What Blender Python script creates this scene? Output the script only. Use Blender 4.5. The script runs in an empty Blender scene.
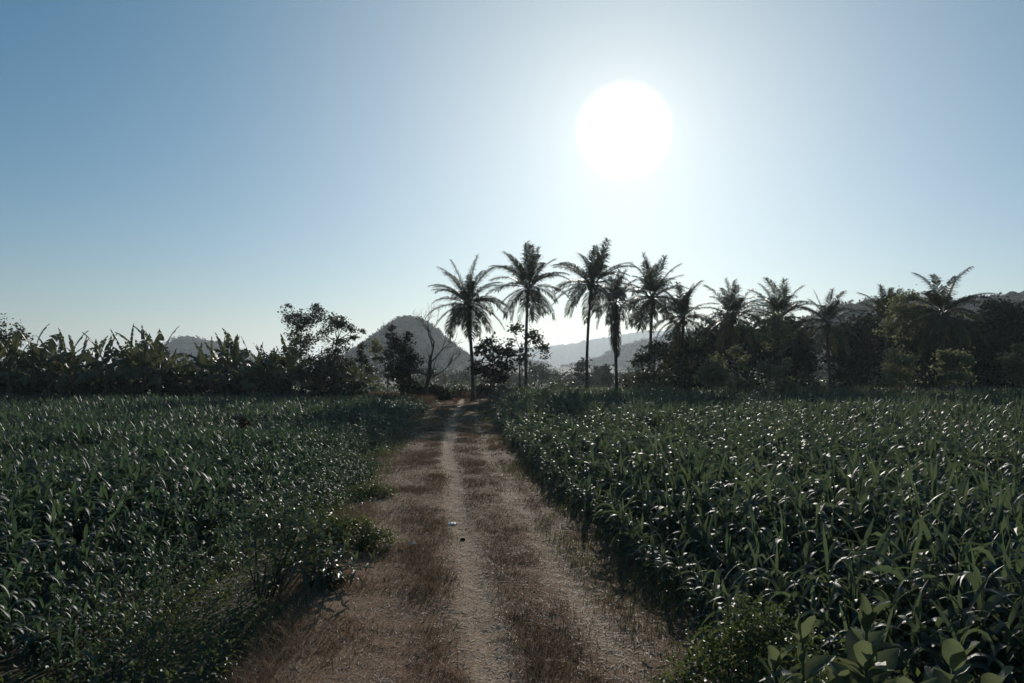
import bpy, math
import numpy as np
from mathutils import Vector, Matrix

R = math.radians
rng = np.random.default_rng(11)
scene = bpy.context.scene
COL = scene.collection

# ---------------------------------------------------------------- camera
CAM_H, FPX, CX, CY, HOR = 3.0, 760.0, 512.0, 341.5, 366.0
PITCH = math.atan((HOR - CY) / FPX)
cd = bpy.data.cameras.new('camera')
cam = bpy.data.objects.new('camera', cd)
COL.objects.link(cam)
cam.location = (0, 0, CAM_H)
cam.rotation_euler = (R(90) + PITCH, 0, 0)
cd.sensor_width = 36
cd.lens = FPX / 1024 * 36
cd.clip_start, cd.clip_end = 0.1, 30000
scene.camera = cam


def direction(px, py):
    x, y = (px - CX) / FPX, (CY - py) / FPX
    c, s = math.cos(PITCH), math.sin(PITCH)
    return np.array([x, c - y * s, s + y * c])


def at(px, py, Y):
    """World point at depth Y seen at a photo pixel."""
    d = direction(px, py)
    return d[0] / d[1] * Y, Y, CAM_H + d[2] / d[1] * Y


def wx(px, Y):
    return (px - CX) / FPX * Y


def wz(py, Y):
    return at(CX, py, Y)[2]


SUN = direction(624, 131)
SUN = SUN / np.linalg.norm(SUN)
SUN_EL = math.asin(SUN[2])
SUN_AZ = math.atan2(SUN[0], SUN[1])


# ---------------------------------------------------------------- object helpers
def tag(o, label=None, cat=None, group=None, kind=None):
    if label: o['label'] = label
    if cat: o['category'] = cat
    if group: o['group'] = group
    if kind: o['kind'] = kind
    return o


def thing(name, label, cat, loc=(0, 0, 0), rz=0.0, group=None, scale=1.0):
    o = bpy.data.objects.new(name, None)
    COL.objects.link(o)
    o.empty_display_size = 0.1
    o.location = loc
    o.rotation_euler = (0, 0, rz)
    o.scale = (scale,) * 3
    return tag(o, label, cat, group)


class Acc:
    """Collects vertices and faces; built as one mesh."""
    def __init__(self):
        self.v, self.q, self.t, self.n = [], [], [], 0

    def add(self, v, q=None, t=None):
        v = np.asarray(v, np.float32).reshape(-1, 3)
        if q is not None and len(q): self.q.append(np.asarray(q, np.int32).reshape(-1, 4) + self.n)
        if t is not None and len(t): self.t.append(np.asarray(t, np.int32).reshape(-1, 3) + self.n)
        self.v.append(v)
        self.n += len(v)
        return self

    def arrays(self):
        v = np.concatenate(self.v) if self.v else np.zeros((0, 3), np.float32)
        q = np.concatenate(self.q) if self.q else np.zeros((0, 4), np.int32)
        t = np.concatenate(self.t) if self.t else np.zeros((0, 3), np.int32)
        return v, q, t

    def scatter(self, tmpl, pos, rz, sc, lean=None):
        """Adds copies of the template arrays (v, q, t)."""
        v, q, t = tmpl
        N = len(pos)
        if not N: return self
        c, s = np.cos(rz)[:, None], np.sin(rz)[:, None]
        sc = np.asarray(sc)
        sz = sc[:, None] if sc.ndim == 1 else sc[:, 2:3]
        sx = sc[:, None] if sc.ndim == 1 else sc[:, 0:1]
        x, y, z = v[None, :, 0] * sx, v[None, :, 1] * sx, v[None, :, 2] * sz
        out = np.stack([x * c - y * s, x * s + y * c, np.broadcast_to(z, (N, len(v)))], -1)
        if lean is not None:
            out[:, :, 0] += z * lean[:, 0:1]
            out[:, :, 1] += z * lean[:, 1:2]
        out += np.asarray(pos)[:, None, :]
        off = (np.arange(N) * len(v))[:, None, None]
        qq = (q[None] + off).reshape(-1, 4) if len(q) else None
        tt = (t[None] + off).reshape(-1, 3) if len(t) else None
        return self.add(out.reshape(-1, 3), qq, tt)

    def mesh(self, name, mat, smooth=True):
        v, q, t = self.arrays()
        me = bpy.data.meshes.new(name)
        me.vertices.add(len(v))
        me.vertices.foreach_set('co', v.astype(np.float32).ravel())
        nl = len(q) * 4 + len(t) * 3
        me.loops.add(nl)
        me.loops.foreach_set('vertex_index', np.concatenate([q.ravel(), t.ravel()]).astype(np.int32))
        me.polygons.add(len(q) + len(t))
        st = np.concatenate([np.arange(len(q)) * 4, len(q) * 4 + np.arange(len(t)) * 3]).astype(np.int32)
        me.polygons.foreach_set('loop_start', st)
        me.polygons.foreach_set('use_smooth', np.full(len(st), smooth, dtype=bool))
        me.update(calc_edges=True)
        me.materials.append(mat)
        return me

    def build(self, name, mat, parent=None, smooth=True):
        o = bpy.data.objects.new(name, self.mesh(name, mat, smooth))
        COL.objects.link(o)
        o.parent = parent
        return o


def link_mesh(name, me, parent=None):
    o = bpy.data.objects.new(name, me)
    COL.objects.link(o)
    o.parent = parent
    return o


def unit(a):
    return a / np.maximum(np.linalg.norm(a, axis=-1, keepdims=True), 1e-9)


def tube(acc, P, rad, sides=6, cap=True):
    P = np.asarray(P, float)
    rad = np.broadcast_to(np.asarray(rad, float), (len(P),))
    T = unit(np.gradient(P, axis=0))
    ref = np.array([1.0, 0, 0]) if abs(T[0][0]) < 0.8 else np.array([0, 1.0, 0])
    A = unit(np.cross(T, ref))
    B = np.cross(T, A)
    a = np.arange(sides) / sides * 2 * np.pi
    V = P[:, None] + rad[:, None, None] * (A[:, None] * np.cos(a)[None, :, None] + B[:, None] * np.sin(a)[None, :, None])
    n = len(P)
    i, j = np.meshgrid(np.arange(n - 1), np.arange(sides), indexing='ij')
    j2 = (j + 1) % sides
    q = np.stack([i * sides + j, i * sides + j2, (i + 1) * sides + j2, (i + 1) * sides + j], -1).reshape(-1, 4)
    V = V.reshape(-1, 3)
    t = None
    if cap:
        V = np.concatenate([V, P[-1:]])
        k = (n - 1) * sides
        t = [[k + x, k + (x + 1) % sides, n * sides] for x in range(sides)]
    acc.add(V, q, t)


def ribbon(acc, P, W, S, fold=0.2, N=None, wave=0.0):
    """Leaf blade with a midrib: three columns of points along P; S side vectors, N normals."""
    P, S = np.asarray(P, float), unit(np.asarray(S, float))
    T = unit(np.gradient(P, axis=0))
    if N is None: N = unit(np.cross(S, T))
    W = np.asarray(W)[:, None]
    up = N * W * fold
    ph = rng.uniform(0, 6.3)
    wv = N * W * wave * np.sin(np.linspace(0, 9, len(P)) + ph)[:, None]
    L, Rr = P + S * W * 0.5 + up + wv, P - S * W * 0.5 + up - wv
    V = np.stack([L, P, Rr], 1).reshape(-1, 3)
    n = len(P)
    i = np.arange(n - 1)[:, None] * 3
    q = np.concatenate([i + [0, 1, 4, 3], i + [1, 2, 5, 4]])
    acc.add(V, q)


def strip(acc, P, W, S):
    P, S = np.asarray(P, float), unit(np.asarray(S, float))
    W = np.asarray(W)[:, None]
    V = np.stack([P + S * W * 0.5, P - S * W * 0.5], 1).reshape(-1, 3)
    i = np.arange(len(P) - 1)[:, None] * 2
    acc.add(V, i + [0, 1, 3, 2])


def leaf_quads(acc, C, size, up=0.35, slim=0.5, jitter=0.35, r=None):
    """Random rhombic leaves (folded pairs of triangles as quads) at the points C."""
    r = r or rng
    n = len(C)
    if not n: return
    d = r.normal(size=(n, 3))
    d[:, 2] *= 0.7
    d = unit(d)
    nrm = r.normal(size=(n, 3))
    nrm[:, 2] += up * 3
    s = unit(np.cross(d, nrm))
    L = size * r.uniform(1 - jitter, 1 + jitter, (n, 1))
    Wd = L * slim
    k = unit(np.cross(s, d)) * L * 0.12
    V = np.stack([C - d * L * 0.5, C + s * Wd * 0.5 + k, C + d * L * 0.5, C - s * Wd * 0.5 + k], 1).reshape(-1, 3)
    acc.add(V, np.arange(n * 4).reshape(-1, 4))


# ---------------------------------------------------------------- value noise
class Noise2:
    def __init__(self, seed):
        self.g = np.random.default_rng(seed).uniform(-1, 1, (256, 256))

    def one(self, x, y):
        xi, yi = np.floor(x).astype(int), np.floor(y).astype(int)
        fx, fy = x - xi, y - yi
        fx, fy = fx * fx * (3 - 2 * fx), fy * fy * (3 - 2 * fy)
        g = self.g
        a, b = g[xi % 256, yi % 256], g[(xi + 1) % 256, yi % 256]
        c, d = g[xi % 256, (yi + 1) % 256], g[(xi + 1) % 256, (yi + 1) % 256]
        return (a * (1 - fx) + b * fx) * (1 - fy) + (c * (1 - fx) + d * fx) * fy

    def __call__(self, x, y, octaves=3, gain=0.5):
        x, y = np.asarray(x, float), np.asarray(y, float)
        s, a = 0, 1.0
        for k in range(octaves):
            s = s + a * self.one(x * 2 ** k + 17.3 * k, y * 2 ** k + 9.1 * k)
            a *= gain
        return s


nz = Noise2(3)

# ---------------------------------------------------------------- materials
def nodes_of(name):
    m = bpy.data.materials.new(name)
    m.use_nodes = True
    nt = m.node_tree
    nt.nodes.clear()
    return m, nt, nt.nodes.new('ShaderNodeOutputMaterial')


def ramp(nt, fac, stops):
    n = nt.nodes.new('ShaderNodeValToRGB')
    e = n.color_ramp.elements
    while len(e) < len(stops): e.new(0.5)
    for k, (p, c) in enumerate(stops):
        e[k].position = p
        e[k].color = (*c, 1)
    nt.links.new(fac, n.inputs[0])
    return n.outputs[0]


def noise_tex(nt, scale, detail=4, coord='Object', rough=0.6):
    tc = nt.nodes.new('ShaderNodeTexCoord')
    n = nt.nodes.new('ShaderNodeTexNoise')
    n.inputs['Scale'].default_value = scale
    n.inputs['Detail'].default_value = detail
    n.inputs['Roughness'].default_value = rough
    nt.links.new(tc.outputs[coord], n.inputs['Vector'])
    return n.outputs['Fac']


def mat_leaf(name, stops, rough=0.42, trans=0.3, tcol=(0.12, 0.17, 0.04), spec=0.5, mottle=0):
    """Leaf: each loose leaf takes its own tone; part of the light shines through."""
    m, nt, out = nodes_of(name)
    geo = nt.nodes.new('ShaderNodeNewGeometry')
    col = ramp(nt, geo.outputs['Random Per Island'], stops)
    p = nt.nodes.new('ShaderNodeBsdfPrincipled')
    p.inputs['Roughness'].default_value = rough
    p.inputs['Specular IOR Level'].default_value = spec
    if mottle:                                  # blotches and dust on big leaves
        mm = nt.nodes.new('ShaderNodeMix'); mm.data_type = 'RGBA'; mm.blend_type = 'MULTIPLY'
        mm.inputs[0].default_value = 1.0
        spots = ramp(nt, noise_tex(nt, mottle, 7, rough=0.7), [(0.30, (0.45, 0.42, 0.34)), (0.46, (0.85, 0.9, 0.85)), (0.62, (1.05, 1.05, 1.0)), (0.75, (1.5, 1.4, 1.25))])
        nt.links.new(col, mm.inputs[6]); nt.links.new(spots, mm.inputs[7])
        col = mm.outputs[2]
        bp = nt.nodes.new('ShaderNodeBump'); bp.inputs['Strength'].default_value = 0.5; bp.inputs['Distance'].default_value = 0.01
        nt.links.new(noise_tex(nt, mottle * 1.5, 4), bp.inputs['Height'])
        nt.links.new(bp.outputs[0], p.inputs['Normal'])
    nt.links.new(col, p.inputs['Base Color'])
    if trans > 0:
        tr = nt.nodes.new('ShaderNodeBsdfTranslucent')
        tcn = ramp(nt, geo.outputs['Random Per Island'], [(0, tuple(c * 0.75 for c in tcol)), (1, tuple(c * 1.25 for c in tcol))])
        nt.links.new(tcn, tr.inputs['Color'])
        mx = nt.nodes.new('ShaderNodeMixShader')
        mx.inputs[0].default_value = trans
        nt.links.new(p.outputs[0], mx.inputs[1])
        nt.links.new(tr.outputs[0], mx.inputs[2])
        nt.links.new(mx.outputs[0], out.inputs[0])
    else:
        nt.links.new(p.outputs[0], out.inputs[0])
    return m


def mat_noise(name, stops, scale=3.0, rough=0.85, bump=0.3, bscale=None, spec=0.3, detail=6):
    m, nt, out = nodes_of(name)
    f = noise_tex(nt, scale, detail)
    col = ramp(nt, f, stops)
    p = nt.nodes.new('ShaderNodeBsdfPrincipled')
    p.inputs['Roughness'].default_value = rough
    p.inputs['Specular IOR Level'].default_value = spec
    nt.links.new(col, p.inputs['Base Color'])
    if bump:
        b = nt.nodes.new('ShaderNodeBump')
        b.inputs['Strength'].default_value = bump
        b.inputs['Distance'].default_value = 0.05
        nt.links.new(noise_tex(nt, bscale or scale * 3, 5), b.inputs['Height'])
        nt.links.new(b.outputs[0], p.inputs['Normal'])
    nt.links.new(p.outputs[0], out.inputs[0])
    return m


def soil_material():
    """Track: bare straw-littered dirt in the ruts, rusty dry turf between (attribute 'bare')."""
    m, nt, out = nodes_of('track soil')
    at_ = nt.nodes.new('ShaderNodeAttribute')
    at_.attribute_name = 'bare'
    n1 = noise_tex(nt, 2.2, 8, rough=0.7)
    n2 = noise_tex(nt, 38, 6, rough=0.75)
    n3 = noise_tex(nt, 0.6, 3)
    bare = ramp(nt, n2, [(0.3, (0.12, 0.07, 0.042)), (0.5, (0.37, 0.24, 0.145)), (0.66, (0.64, 0.47, 0.33))])
    turf = ramp(nt, n2, [(0.3, (0.05, 0.025, 0.013)), (0.52, (0.18, 0.092, 0.047)), (0.72, (0.40, 0.24, 0.13))])
    a = nt.nodes.new('ShaderNodeMath'); a.operation = 'MULTIPLY_ADD'
    a.inputs[1].default_value = 0.9; a.inputs[2].default_value = -0.45
    nt.links.new(n1, a.inputs[0])
    s = nt.nodes.new('ShaderNodeMath'); s.operation = 'ADD'; s.use_clamp = True
    nt.links.new(at_.outputs['Fac'], s.inputs[0]); nt.links.new(a.outputs[0], s.inputs[1])
    mx = nt.nodes.new('ShaderNodeMix'); mx.data_type = 'RGBA'
    nt.links.new(s.outputs[0], mx.inputs[0]); nt.links.new(turf, mx.inputs[6]); nt.links.new(bare, mx.inputs[7])
    p = nt.nodes.new('ShaderNodeBsdfPrincipled')
    p.inputs['Roughness'].default_value = 0.95
    p.inputs['Specular IOR Level'].default_value = 0.15
    nt.links.new(mx.outputs[2], p.inputs['Base Color'])
    b = nt.nodes.new('ShaderNodeBump')
    b.inputs['Strength'].default_value = 0.9; b.inputs['Distance'].default_value = 0.03
    nt.links.new(n2, b.inputs['Height'])
    nt.links.new(b.outputs[0], p.inputs['Normal'])
    nt.links.new(p.outputs[0], out.inputs[0])
    return m


M = dict(
    maize=mat_leaf('maize leaf', [(0, (0.022, 0.036, 0.024)), (0.85, (0.036, 0.056, 0.034)), (0.97, (0.06, 0.075, 0.042)), (1, (0.16, 0.14, 0.07))], 0.55, 0.38, (0.115, 0.155, 0.07), 0.85),
    young=mat_leaf('young maize leaf', [(0, (0.026, 0.046, 0.028)), (0.7, (0.038, 0.065, 0.036)), (1, (0.07, 0.088, 0.045))], 0.55, 0.38, (0.085, 0.135, 0.058), 0.8),
    stalk=mat_noise('maize stalk', [(0.3, (0.05, 0.085, 0.03)), (0.7, (0.11, 0.12, 0.05))], 8, 0.5, 0),
    weed=mat_leaf('weed leaf', [(0, (0.04, 0.065, 0.025)), (1, (0.095, 0.115, 0.045))], 0.5, 0.3, (0.16, 0.19, 0.05)),
    waxy=mat_leaf('waxy leaf', [(0, (0.08, 0.105, 0.07)), (1, (0.16, 0.185, 0.125))], 0.55, 0.38, (0.17, 0.20, 0.09), 0.35, 22),
    lance=mat_leaf('lance leaf', [(0, (0.06, 0.085, 0.05)), (1, (0.13, 0.15, 0.10))], 0.46, 0.25, (0.12, 0.15, 0.06), 0.6),
    dry=mat_leaf('dry grass', [(0, (0.12, 0.068, 0.036)), (0.55, (0.24, 0.142, 0.077)), (1, (0.44, 0.31, 0.19))], 0.8, 0.25, (0.22, 0.145, 0.085), 0.2),
    straw=mat_leaf('straw', [(0, (0.14, 0.09, 0.06)), (0.6, (0.33, 0.25, 0.18)), (1, (0.52, 0.43, 0.34))], 0.7, 0.15, (0.3, 0.22, 0.14), 0.3),
    green=mat_leaf('green grass', [(0, (0.05, 0.065, 0.025)), (1, (0.11, 0.11, 0.045))], 0.6, 0.3, (0.17, 0.18, 0.06), 0.3),
    palm=mat_leaf('palm frond', [(0, (0.030, 0.042, 0.018)), (1, (0.065, 0.075, 0.03))], 0.45, 0.16, (0.10, 0.11, 0.03), 0.4),
    deadpalm=mat_leaf('dead frond', [(0, (0.06, 0.045, 0.03)), (1, (0.12, 0.09, 0.06))], 0.8, 0.1, (0.15, 0.11, 0.06), 0.2),
    banana=mat_leaf('banana leaf', [(0, (0.035, 0.05, 0.025)), (0.8, (0.06, 0.078, 0.036)), (1, (0.15, 0.12, 0.065))], 0.46, 0.24, (0.15, 0.165, 0.06), 0.5),
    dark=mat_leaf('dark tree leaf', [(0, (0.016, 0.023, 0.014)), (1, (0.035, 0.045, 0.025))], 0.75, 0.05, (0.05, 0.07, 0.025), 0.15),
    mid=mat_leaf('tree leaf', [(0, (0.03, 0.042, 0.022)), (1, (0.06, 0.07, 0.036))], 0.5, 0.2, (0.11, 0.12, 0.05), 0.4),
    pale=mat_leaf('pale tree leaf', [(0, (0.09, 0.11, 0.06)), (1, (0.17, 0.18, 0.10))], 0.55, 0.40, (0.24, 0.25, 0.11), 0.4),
    bark=mat_noise('bark', [(0.3, (0.045, 0.036, 0.03)), (0.7, (0.13, 0.105, 0.085))], 6, 0.9, 0.5),
    palebark=mat_noise('pale bark', [(0.3, (0.12, 0.10, 0.085)), (0.7, (0.26, 0.23, 0.20))], 6, 0.9, 0.4),
    rust=mat_leaf('rust leaf', [(0, (0.03, 0.014, 0.011)), (1, (0.085, 0.032, 0.022))], 0.8, 0.08, (0.1, 0.035, 0.02), 0.2),
    orange=mat_leaf('withered leaf', [(0, (0.35, 0.15, 0.05)), (1, (0.6, 0.3, 0.12))], 0.7, 0.35, (0.6, 0.28, 0.08), 0.2),
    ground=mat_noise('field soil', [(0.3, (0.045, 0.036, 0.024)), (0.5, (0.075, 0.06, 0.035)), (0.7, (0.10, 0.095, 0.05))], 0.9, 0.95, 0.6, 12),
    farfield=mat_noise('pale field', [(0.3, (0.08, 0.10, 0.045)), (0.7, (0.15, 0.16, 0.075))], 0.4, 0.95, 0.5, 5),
    hill=mat_noise('wooded slope', [(0.35, (0.022, 0.030, 0.018)), (0.5, (0.05, 0.055, 0.033)), (0.66, (0.10, 0.088, 0.055))], 0.16, 0.95, 0.8, 0.35, 0.1),
    stone=mat_noise('stone', [(0.3, (0.26, 0.23, 0.20)), (0.7, (0.5, 0.46, 0.42))], 9, 0.85, 0.4),
    white=mat_noise('white scrap', [(0.3, (0.6, 0.58, 0.55)), (0.7, (0.8, 0.79, 0.77))], 9, 0.6, 0.2),
    clod=mat_noise('dark clod', [(0.3, (0.018, 0.014, 0.011)), (0.7, (0.05, 0.038, 0.028))], 9, 0.95, 0.6),
    soil=soil_material(),
)


# ---------------------------------------------------------------- the lie of the land
_cy = np.array([-6, 0, 7.6, 13, 18.8, 24.5, 30.8, 45, 58, 70.])
_cx = np.array([2.05, 1.32, 0.38, -0.28, -1.0, -1.52, -1.95, -2.85, -3.45, -4.0])
_cp = np.polyfit(_cy, _cx, 4)
def centre(Y): return np.polyval(_cp, Y)
def left_edge(Y): return centre(Y) - np.interp(Y, [0, 7, 12, 19, 70], [3.5, 3.35, 2.9, 2.5, 2.1])
def right_edge(Y): return centre(Y) + np.interp(Y, [0, 8, 12, 70], [1.75, 1.72, 1.75, 1.65])


def bareness(u, Y):
    """How bare the track is at the lateral offset u: two wheel ruts, a footway on the left."""
    n = nz(u * 1.7 + 5, Y * 0.45, 3)
    uw = u + 0.10 * nz(np.asarray(Y) * 0.25, u * 0 + 3.3, 2)
    g = lambda c, w: np.exp(-((uw - c) / w) ** 2)
    b = 1.15 * g(-0.52, 0.28) + 0.62 * g(0.80, 0.24) + 0.34 * g(-1.95, 0.5) + 0.26 * n
    return np.clip(b, 0, 1)


# ground sheet
def ground_axis(lo, hi, near, step):
    a = [0.0]
    while a[-1] < hi: a.append(a[-1] + max(step, abs(a[-1]) * 0.12))
    b = [0.0]
    while b[-1] > lo: b.append(b[-1] - max(step, abs(b[-1]) * 0.12))
    return np.array(b[:0:-1] + a)


def grid(acc, X, Y, Z):
    ny, nx = X.shape
    i, j = np.meshgrid(np.arange(ny - 1), np.arange(nx - 1), indexing='ij')
    k = i * nx + j
    acc.add(np.stack([X, Y, Z], -1).reshape(-1, 3), np.stack([k, k + 1, k + nx + 1, k + nx], -1).reshape(-1, 4))


def dip(Y):
    """The land falls away a little beyond the pale field."""
    t = np.clip((np.asarray(Y, float) - 98) / 70, 0, 1)
    return 3.6 * t * t * (3 - 2 * t)


gx, gy = np.meshgrid(ground_axis(-9000, 9000, 10, 1.0), ground_axis(-250, 9500, 10, 1.0))
a = Acc()
far = np.clip(np.hypot(gx, gy) / 60, 0, 1)
grid(a, gx, gy, 0.03 * nz(gx * 0.3, gy * 0.3, 2) * (1 - far) - 0.02 - dip(gy))
tag(a.build('ground', M['ground']), kind='structure')

# track strip with ruts
us = np.arange(-3.3, 2.31, 0.055)
ys = [-5.0]
while ys[-1] < 71: ys.append(ys[-1] + np.clip(ys[-1] * 0.008, 0.06, 0.5))
ys = np.array(ys)
U, Yg = np.meshgrid(us, ys)
wob = 0.25 * nz(Yg * 0.35, U * 0 + 7, 2)
edge = np.clip(np.minimum(U + 3.3 + wob * 0, 2.31 - U) / 0.35, 0, 1)
bare = bareness(U, Yg)
rut = np.exp(-((U + 0.52) / 0.24) ** 2) + 0.8 * np.exp(-((U - 0.78) / 0.24) ** 2)
Zt = edge * (0.10 - 0.06 * rut + 0.03 * nz(U * 1.1, Yg * 0.5, 3) + 0.012 * nz(U * 7, Yg * 5, 3)
             + 0.10 * np.exp(-((U + 2.55) / 0.45) ** 2) * np.clip((20 - Yg) / 10, 0, 1)) - 0.08 * (1 - edge)


def track_z(u, Y):
    e = np.clip(np.minimum(u + 3.3, 2.31 - u) / 0.35, 0, 1)
    r_ = np.exp(-((u + 0.52) / 0.24) ** 2) + 0.8 * np.exp(-((u - 0.78) / 0.24) ** 2)
    return e * (0.10 - 0.06 * r_ + 0.03 * nz(u * 1.1, Y * 0.5, 3) + 0.012 * nz(u * 7, Y * 5, 3)
                + 0.10 * np.exp(-((u + 2.55) / 0.45) ** 2) * np.clip((20 - Y) / 10, 0, 1)) - 0.08 * (1 - e)


a = Acc()
grid(a, centre(Yg) + U, Yg, Zt)
tr = a.build('dirt_track', M['soil'])
tag(tr, kind='structure')
att = tr.data.attributes.new('bare', 'FLOAT', 'POINT')
att.data.foreach_set('value', bare.ravel().astype(np.float32))

# pale field beyond the palms
a = Acc()
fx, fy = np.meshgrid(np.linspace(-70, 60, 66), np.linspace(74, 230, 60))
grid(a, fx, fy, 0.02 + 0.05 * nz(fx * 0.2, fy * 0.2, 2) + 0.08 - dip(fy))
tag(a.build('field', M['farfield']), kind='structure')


# ---------------------------------------------------------------- hills
def hill(label, prof, D, depth, nx, ny, rough, seed, woods=0, wsize=2.0):
    pts = np.array([at(px, py, D)[0::2] for px, py in prof])
    x = np.linspace(pts[0, 0], pts[-1, 0], nx)
    z = np.interp(x, pts[:, 0], pts[:, 1])
    k = max(3, nx // 60) | 1
    z = np.convolve(np.pad(z, k // 2, mode='edge'), np.ones(k) / k, 'valid')
    y = np.linspace(-1, 1, ny)
    n = Noise2(seed)
    X, V = np.meshgrid(x, y)
    Y = D + V * depth
    shape = np.cos(V * np.pi / 2) ** 1.3
    gul = 1 + 0.22 * n(X / (depth * 0.35), Y / (depth * 0.35), 3) * np.abs(V) * 1.6
    Z = (z[None] + 5) * shape * gul - 5
    Z += rough * n(X / (rough * 2.2), Y / (rough * 2.2), 2, 0.7) * np.clip(Z / (rough * 4), 0, 1)
    a = Acc()
    grid(a, X, Y, Z)
    o = a.build('hill', M['hill'], smooth=False)
    tag(o, label, kind='structure')
    if woods:
        r = np.random.default_rng(seed)
        ok = np.nonzero((Z > 1).ravel() & (V < 0.35).ravel())[0]
        p = r.choice(ok, woods)
        C = np.stack([X.ravel()[p], Y.ravel()[p], Z.ravel()[p]], -1)
        C = C[(nz(C[:, 0] / (wsize * 9), C[:, 1] / (wsize * 9), 2) > -0.45)]
        C = np.repeat(C, 7, 0) + r.normal(size=(len(C) * 7, 3)) * wsize * [0.38, 0.38, 0.30] + [0, 0, wsize * 0.35]
        a = Acc()
        leaf_quads(a, C, wsize * 0.6, 0.3, 0.7, 0.4, r)
        w_ = a.build('woods', M['dark'], smooth=False)
        tag(w_, 'scrub and trees covering the ' + label, kind='stuff')
    return o


hill('steep cone shaped wooded hill behind the track', [(330, 372), (350, 357), (368, 344), (385, 330), (396, 322), (408, 318), (420, 320), (433, 328), (448, 342), (462, 353), (478, 365), (495, 376)], 760, 130, 190, 80, 1.8, 5, 2200, 2.8)
hill('small blue hill over the banana row', [(120, 378), (150, 358), (168, 345), (182, 338), (192, 337), (206, 341), (222, 343), (240, 352), (270, 372)], 1200, 140, 120, 40, 2.5, 6, 900, 4.0)
hill('middle ridge rising behind the palms', [(440, 376), (500, 365), (520, 360), (540, 363), (556, 368), (575, 365), (592, 360), (606, 354), (625, 346), (660, 338), (720, 330), (780, 335), (830, 350), (880, 372)], 1300, 200, 260, 60, 3.2, 7, 4200, 4.0)
hill('pale far mountain range', [(380, 372), (440, 360), (500, 350), (545, 347), (570, 345), (588, 341), (612, 338), (640, 333), (700, 330), (760, 335), (850, 350), (930, 372)], 3600, 500, 260, 50, 9, 8)
hill('dark ridge behind the dark trees', [(740, 376), (775, 338), (800, 322), (825, 311), (850, 304), (880, 299), (905, 298), (930, 302), (955, 304), (980, 299), (1024, 291), (1080, 284), (1150, 300), (1250, 372)], 430, 95, 300, 60, 1.3, 9, 3800, 1.9)


# woods in the valley beyond the pale field
r = np.random.default_rng(8)
n = 2600
Y = 150 + 380 * r.random(n) ** 1.4
X = (r.random(n) * 1.6 - 0.8) * Y
k = nz(X * 0.03, Y * 0.02, 2) > -0.25
C = np.stack([X, Y, -dip(Y)], -1)[k]
hh = r.uniform(2.5, 6.0, len(C)) * np.interp(C[:, 1], [150, 500], [0.75, 1.15])
m_ = 26
Q = np.repeat(C, m_, 0) + r.normal(size=(len(C) * m_, 3)) * np.repeat(np.stack([hh * 0.28, hh * 0.28, hh * 0.2], -1), m_, 0)
Q[:, 2] = np.maximum(Q[:, 2] + np.repeat(hh * 0.55, m_), -3.6)
a = Acc()
leaf_quads(a, Q, 0.95, 0.3, 0.65, 0.4, r)
tag(a.build('woods', M['mid'], smooth=False), 'hazy belt of far trees in the valley', kind='stuff')

# ---------------------------------------------------------------- maize
def maize_template(r, h, nleaf, segs, cols, broad=1.0, arch=1.0, up=0.87):
    st, fo = Acc(), Acc()
    top = h * 0.62
    lean = r.normal(0, 0.03, 2)
    zz = np.linspace(-0.02, top, 4)
    P = np.stack([lean[0] * zz, lean[1] * zz, zz], -1)
    tube(st, P, [0.015, 0.014, 0.011, 0.006], 5, False)
    phi0 = r.uniform(0, 6.28)
    for i in range(nleaf):
        f = i / (nleaf - 1)
        z0 = top * (0.08 + 0.9 * f ** 0.8)
        phi = phi0 + i * np.pi + r.normal(0, 0.45)
        L = h * (0.36 + 0.18 * math.sin(np.pi * (0.2 + 0.65 * f))) * r.uniform(0.8, 1.2)
        if f > up:
            L *= 0.85
            e0, bend = R(80 + r.normal(0, 7)), R(max(5, r.normal(50, 35)))
        else:
            e0, bend = R(62 + 16 * f + r.normal(0, 8)), R(max(60, r.normal(140, 22)))
        bend *= arch
        t = np.linspace(0, 1, segs + 1)
        t0, tw_ = r.uniform(0.30, 0.62), r.uniform(0.09, 0.2)
        e = e0 - bend / (1 + np.exp(-(t - t0) / tw_))
        ds = L / segs
        em = (e[:-1] + e[1:]) / 2
        rad = np.concatenate([[0], np.cumsum(np.cos(em) * ds)]) + 0.008
        zc = z0 + np.concatenate([[0], np.cumsum(np.sin(em) * ds)])
        zc = np.maximum(zc, 0.03)
        tw = np.cumsum(np.full(segs + 1, r.normal(0, 0.06)))
        ph = phi + tw * 0.5
        P = np.stack([lean[0] * z0 + rad * np.cos(ph), lean[1] * z0 + rad * np.sin(ph), zc], -1)
        wmax = 0.07 * broad * r.uniform(0.85, 1.15) * (0.75 + 0.4 * math.sin(np.pi * f))
        W = wmax * np.clip(0.55 + 1.6 * t, 0, 1) * np.clip((1 - t) * 2.2, 0.03, 1) ** 0.8
        side = np.stack([-np.sin(ph), np.cos(ph), 0 * ph], -1)
        nrm = np.stack([-np.sin(e) * np.cos(ph), -np.sin(e) * np.sin(ph), np.cos(e)], -1)
        roll = tw * 1.4 + r.normal(0, 0.12)
        side, nrm = side * np.cos(roll)[:, None] + nrm * np.sin(roll)[:, None], nrm * np.cos(roll)[:, None] - side * np.sin(roll)[:, None]
        if cols == 2: ribbon(fo, P, W, side, 0.12, nrm, 0.10)
        else: strip(fo, P, W, side)
    return st, fo


def templates(n, seed, **k):
    r = np.random.default_rng(seed)
    return [maize_template(r, **k) for _ in range(n)]


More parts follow.
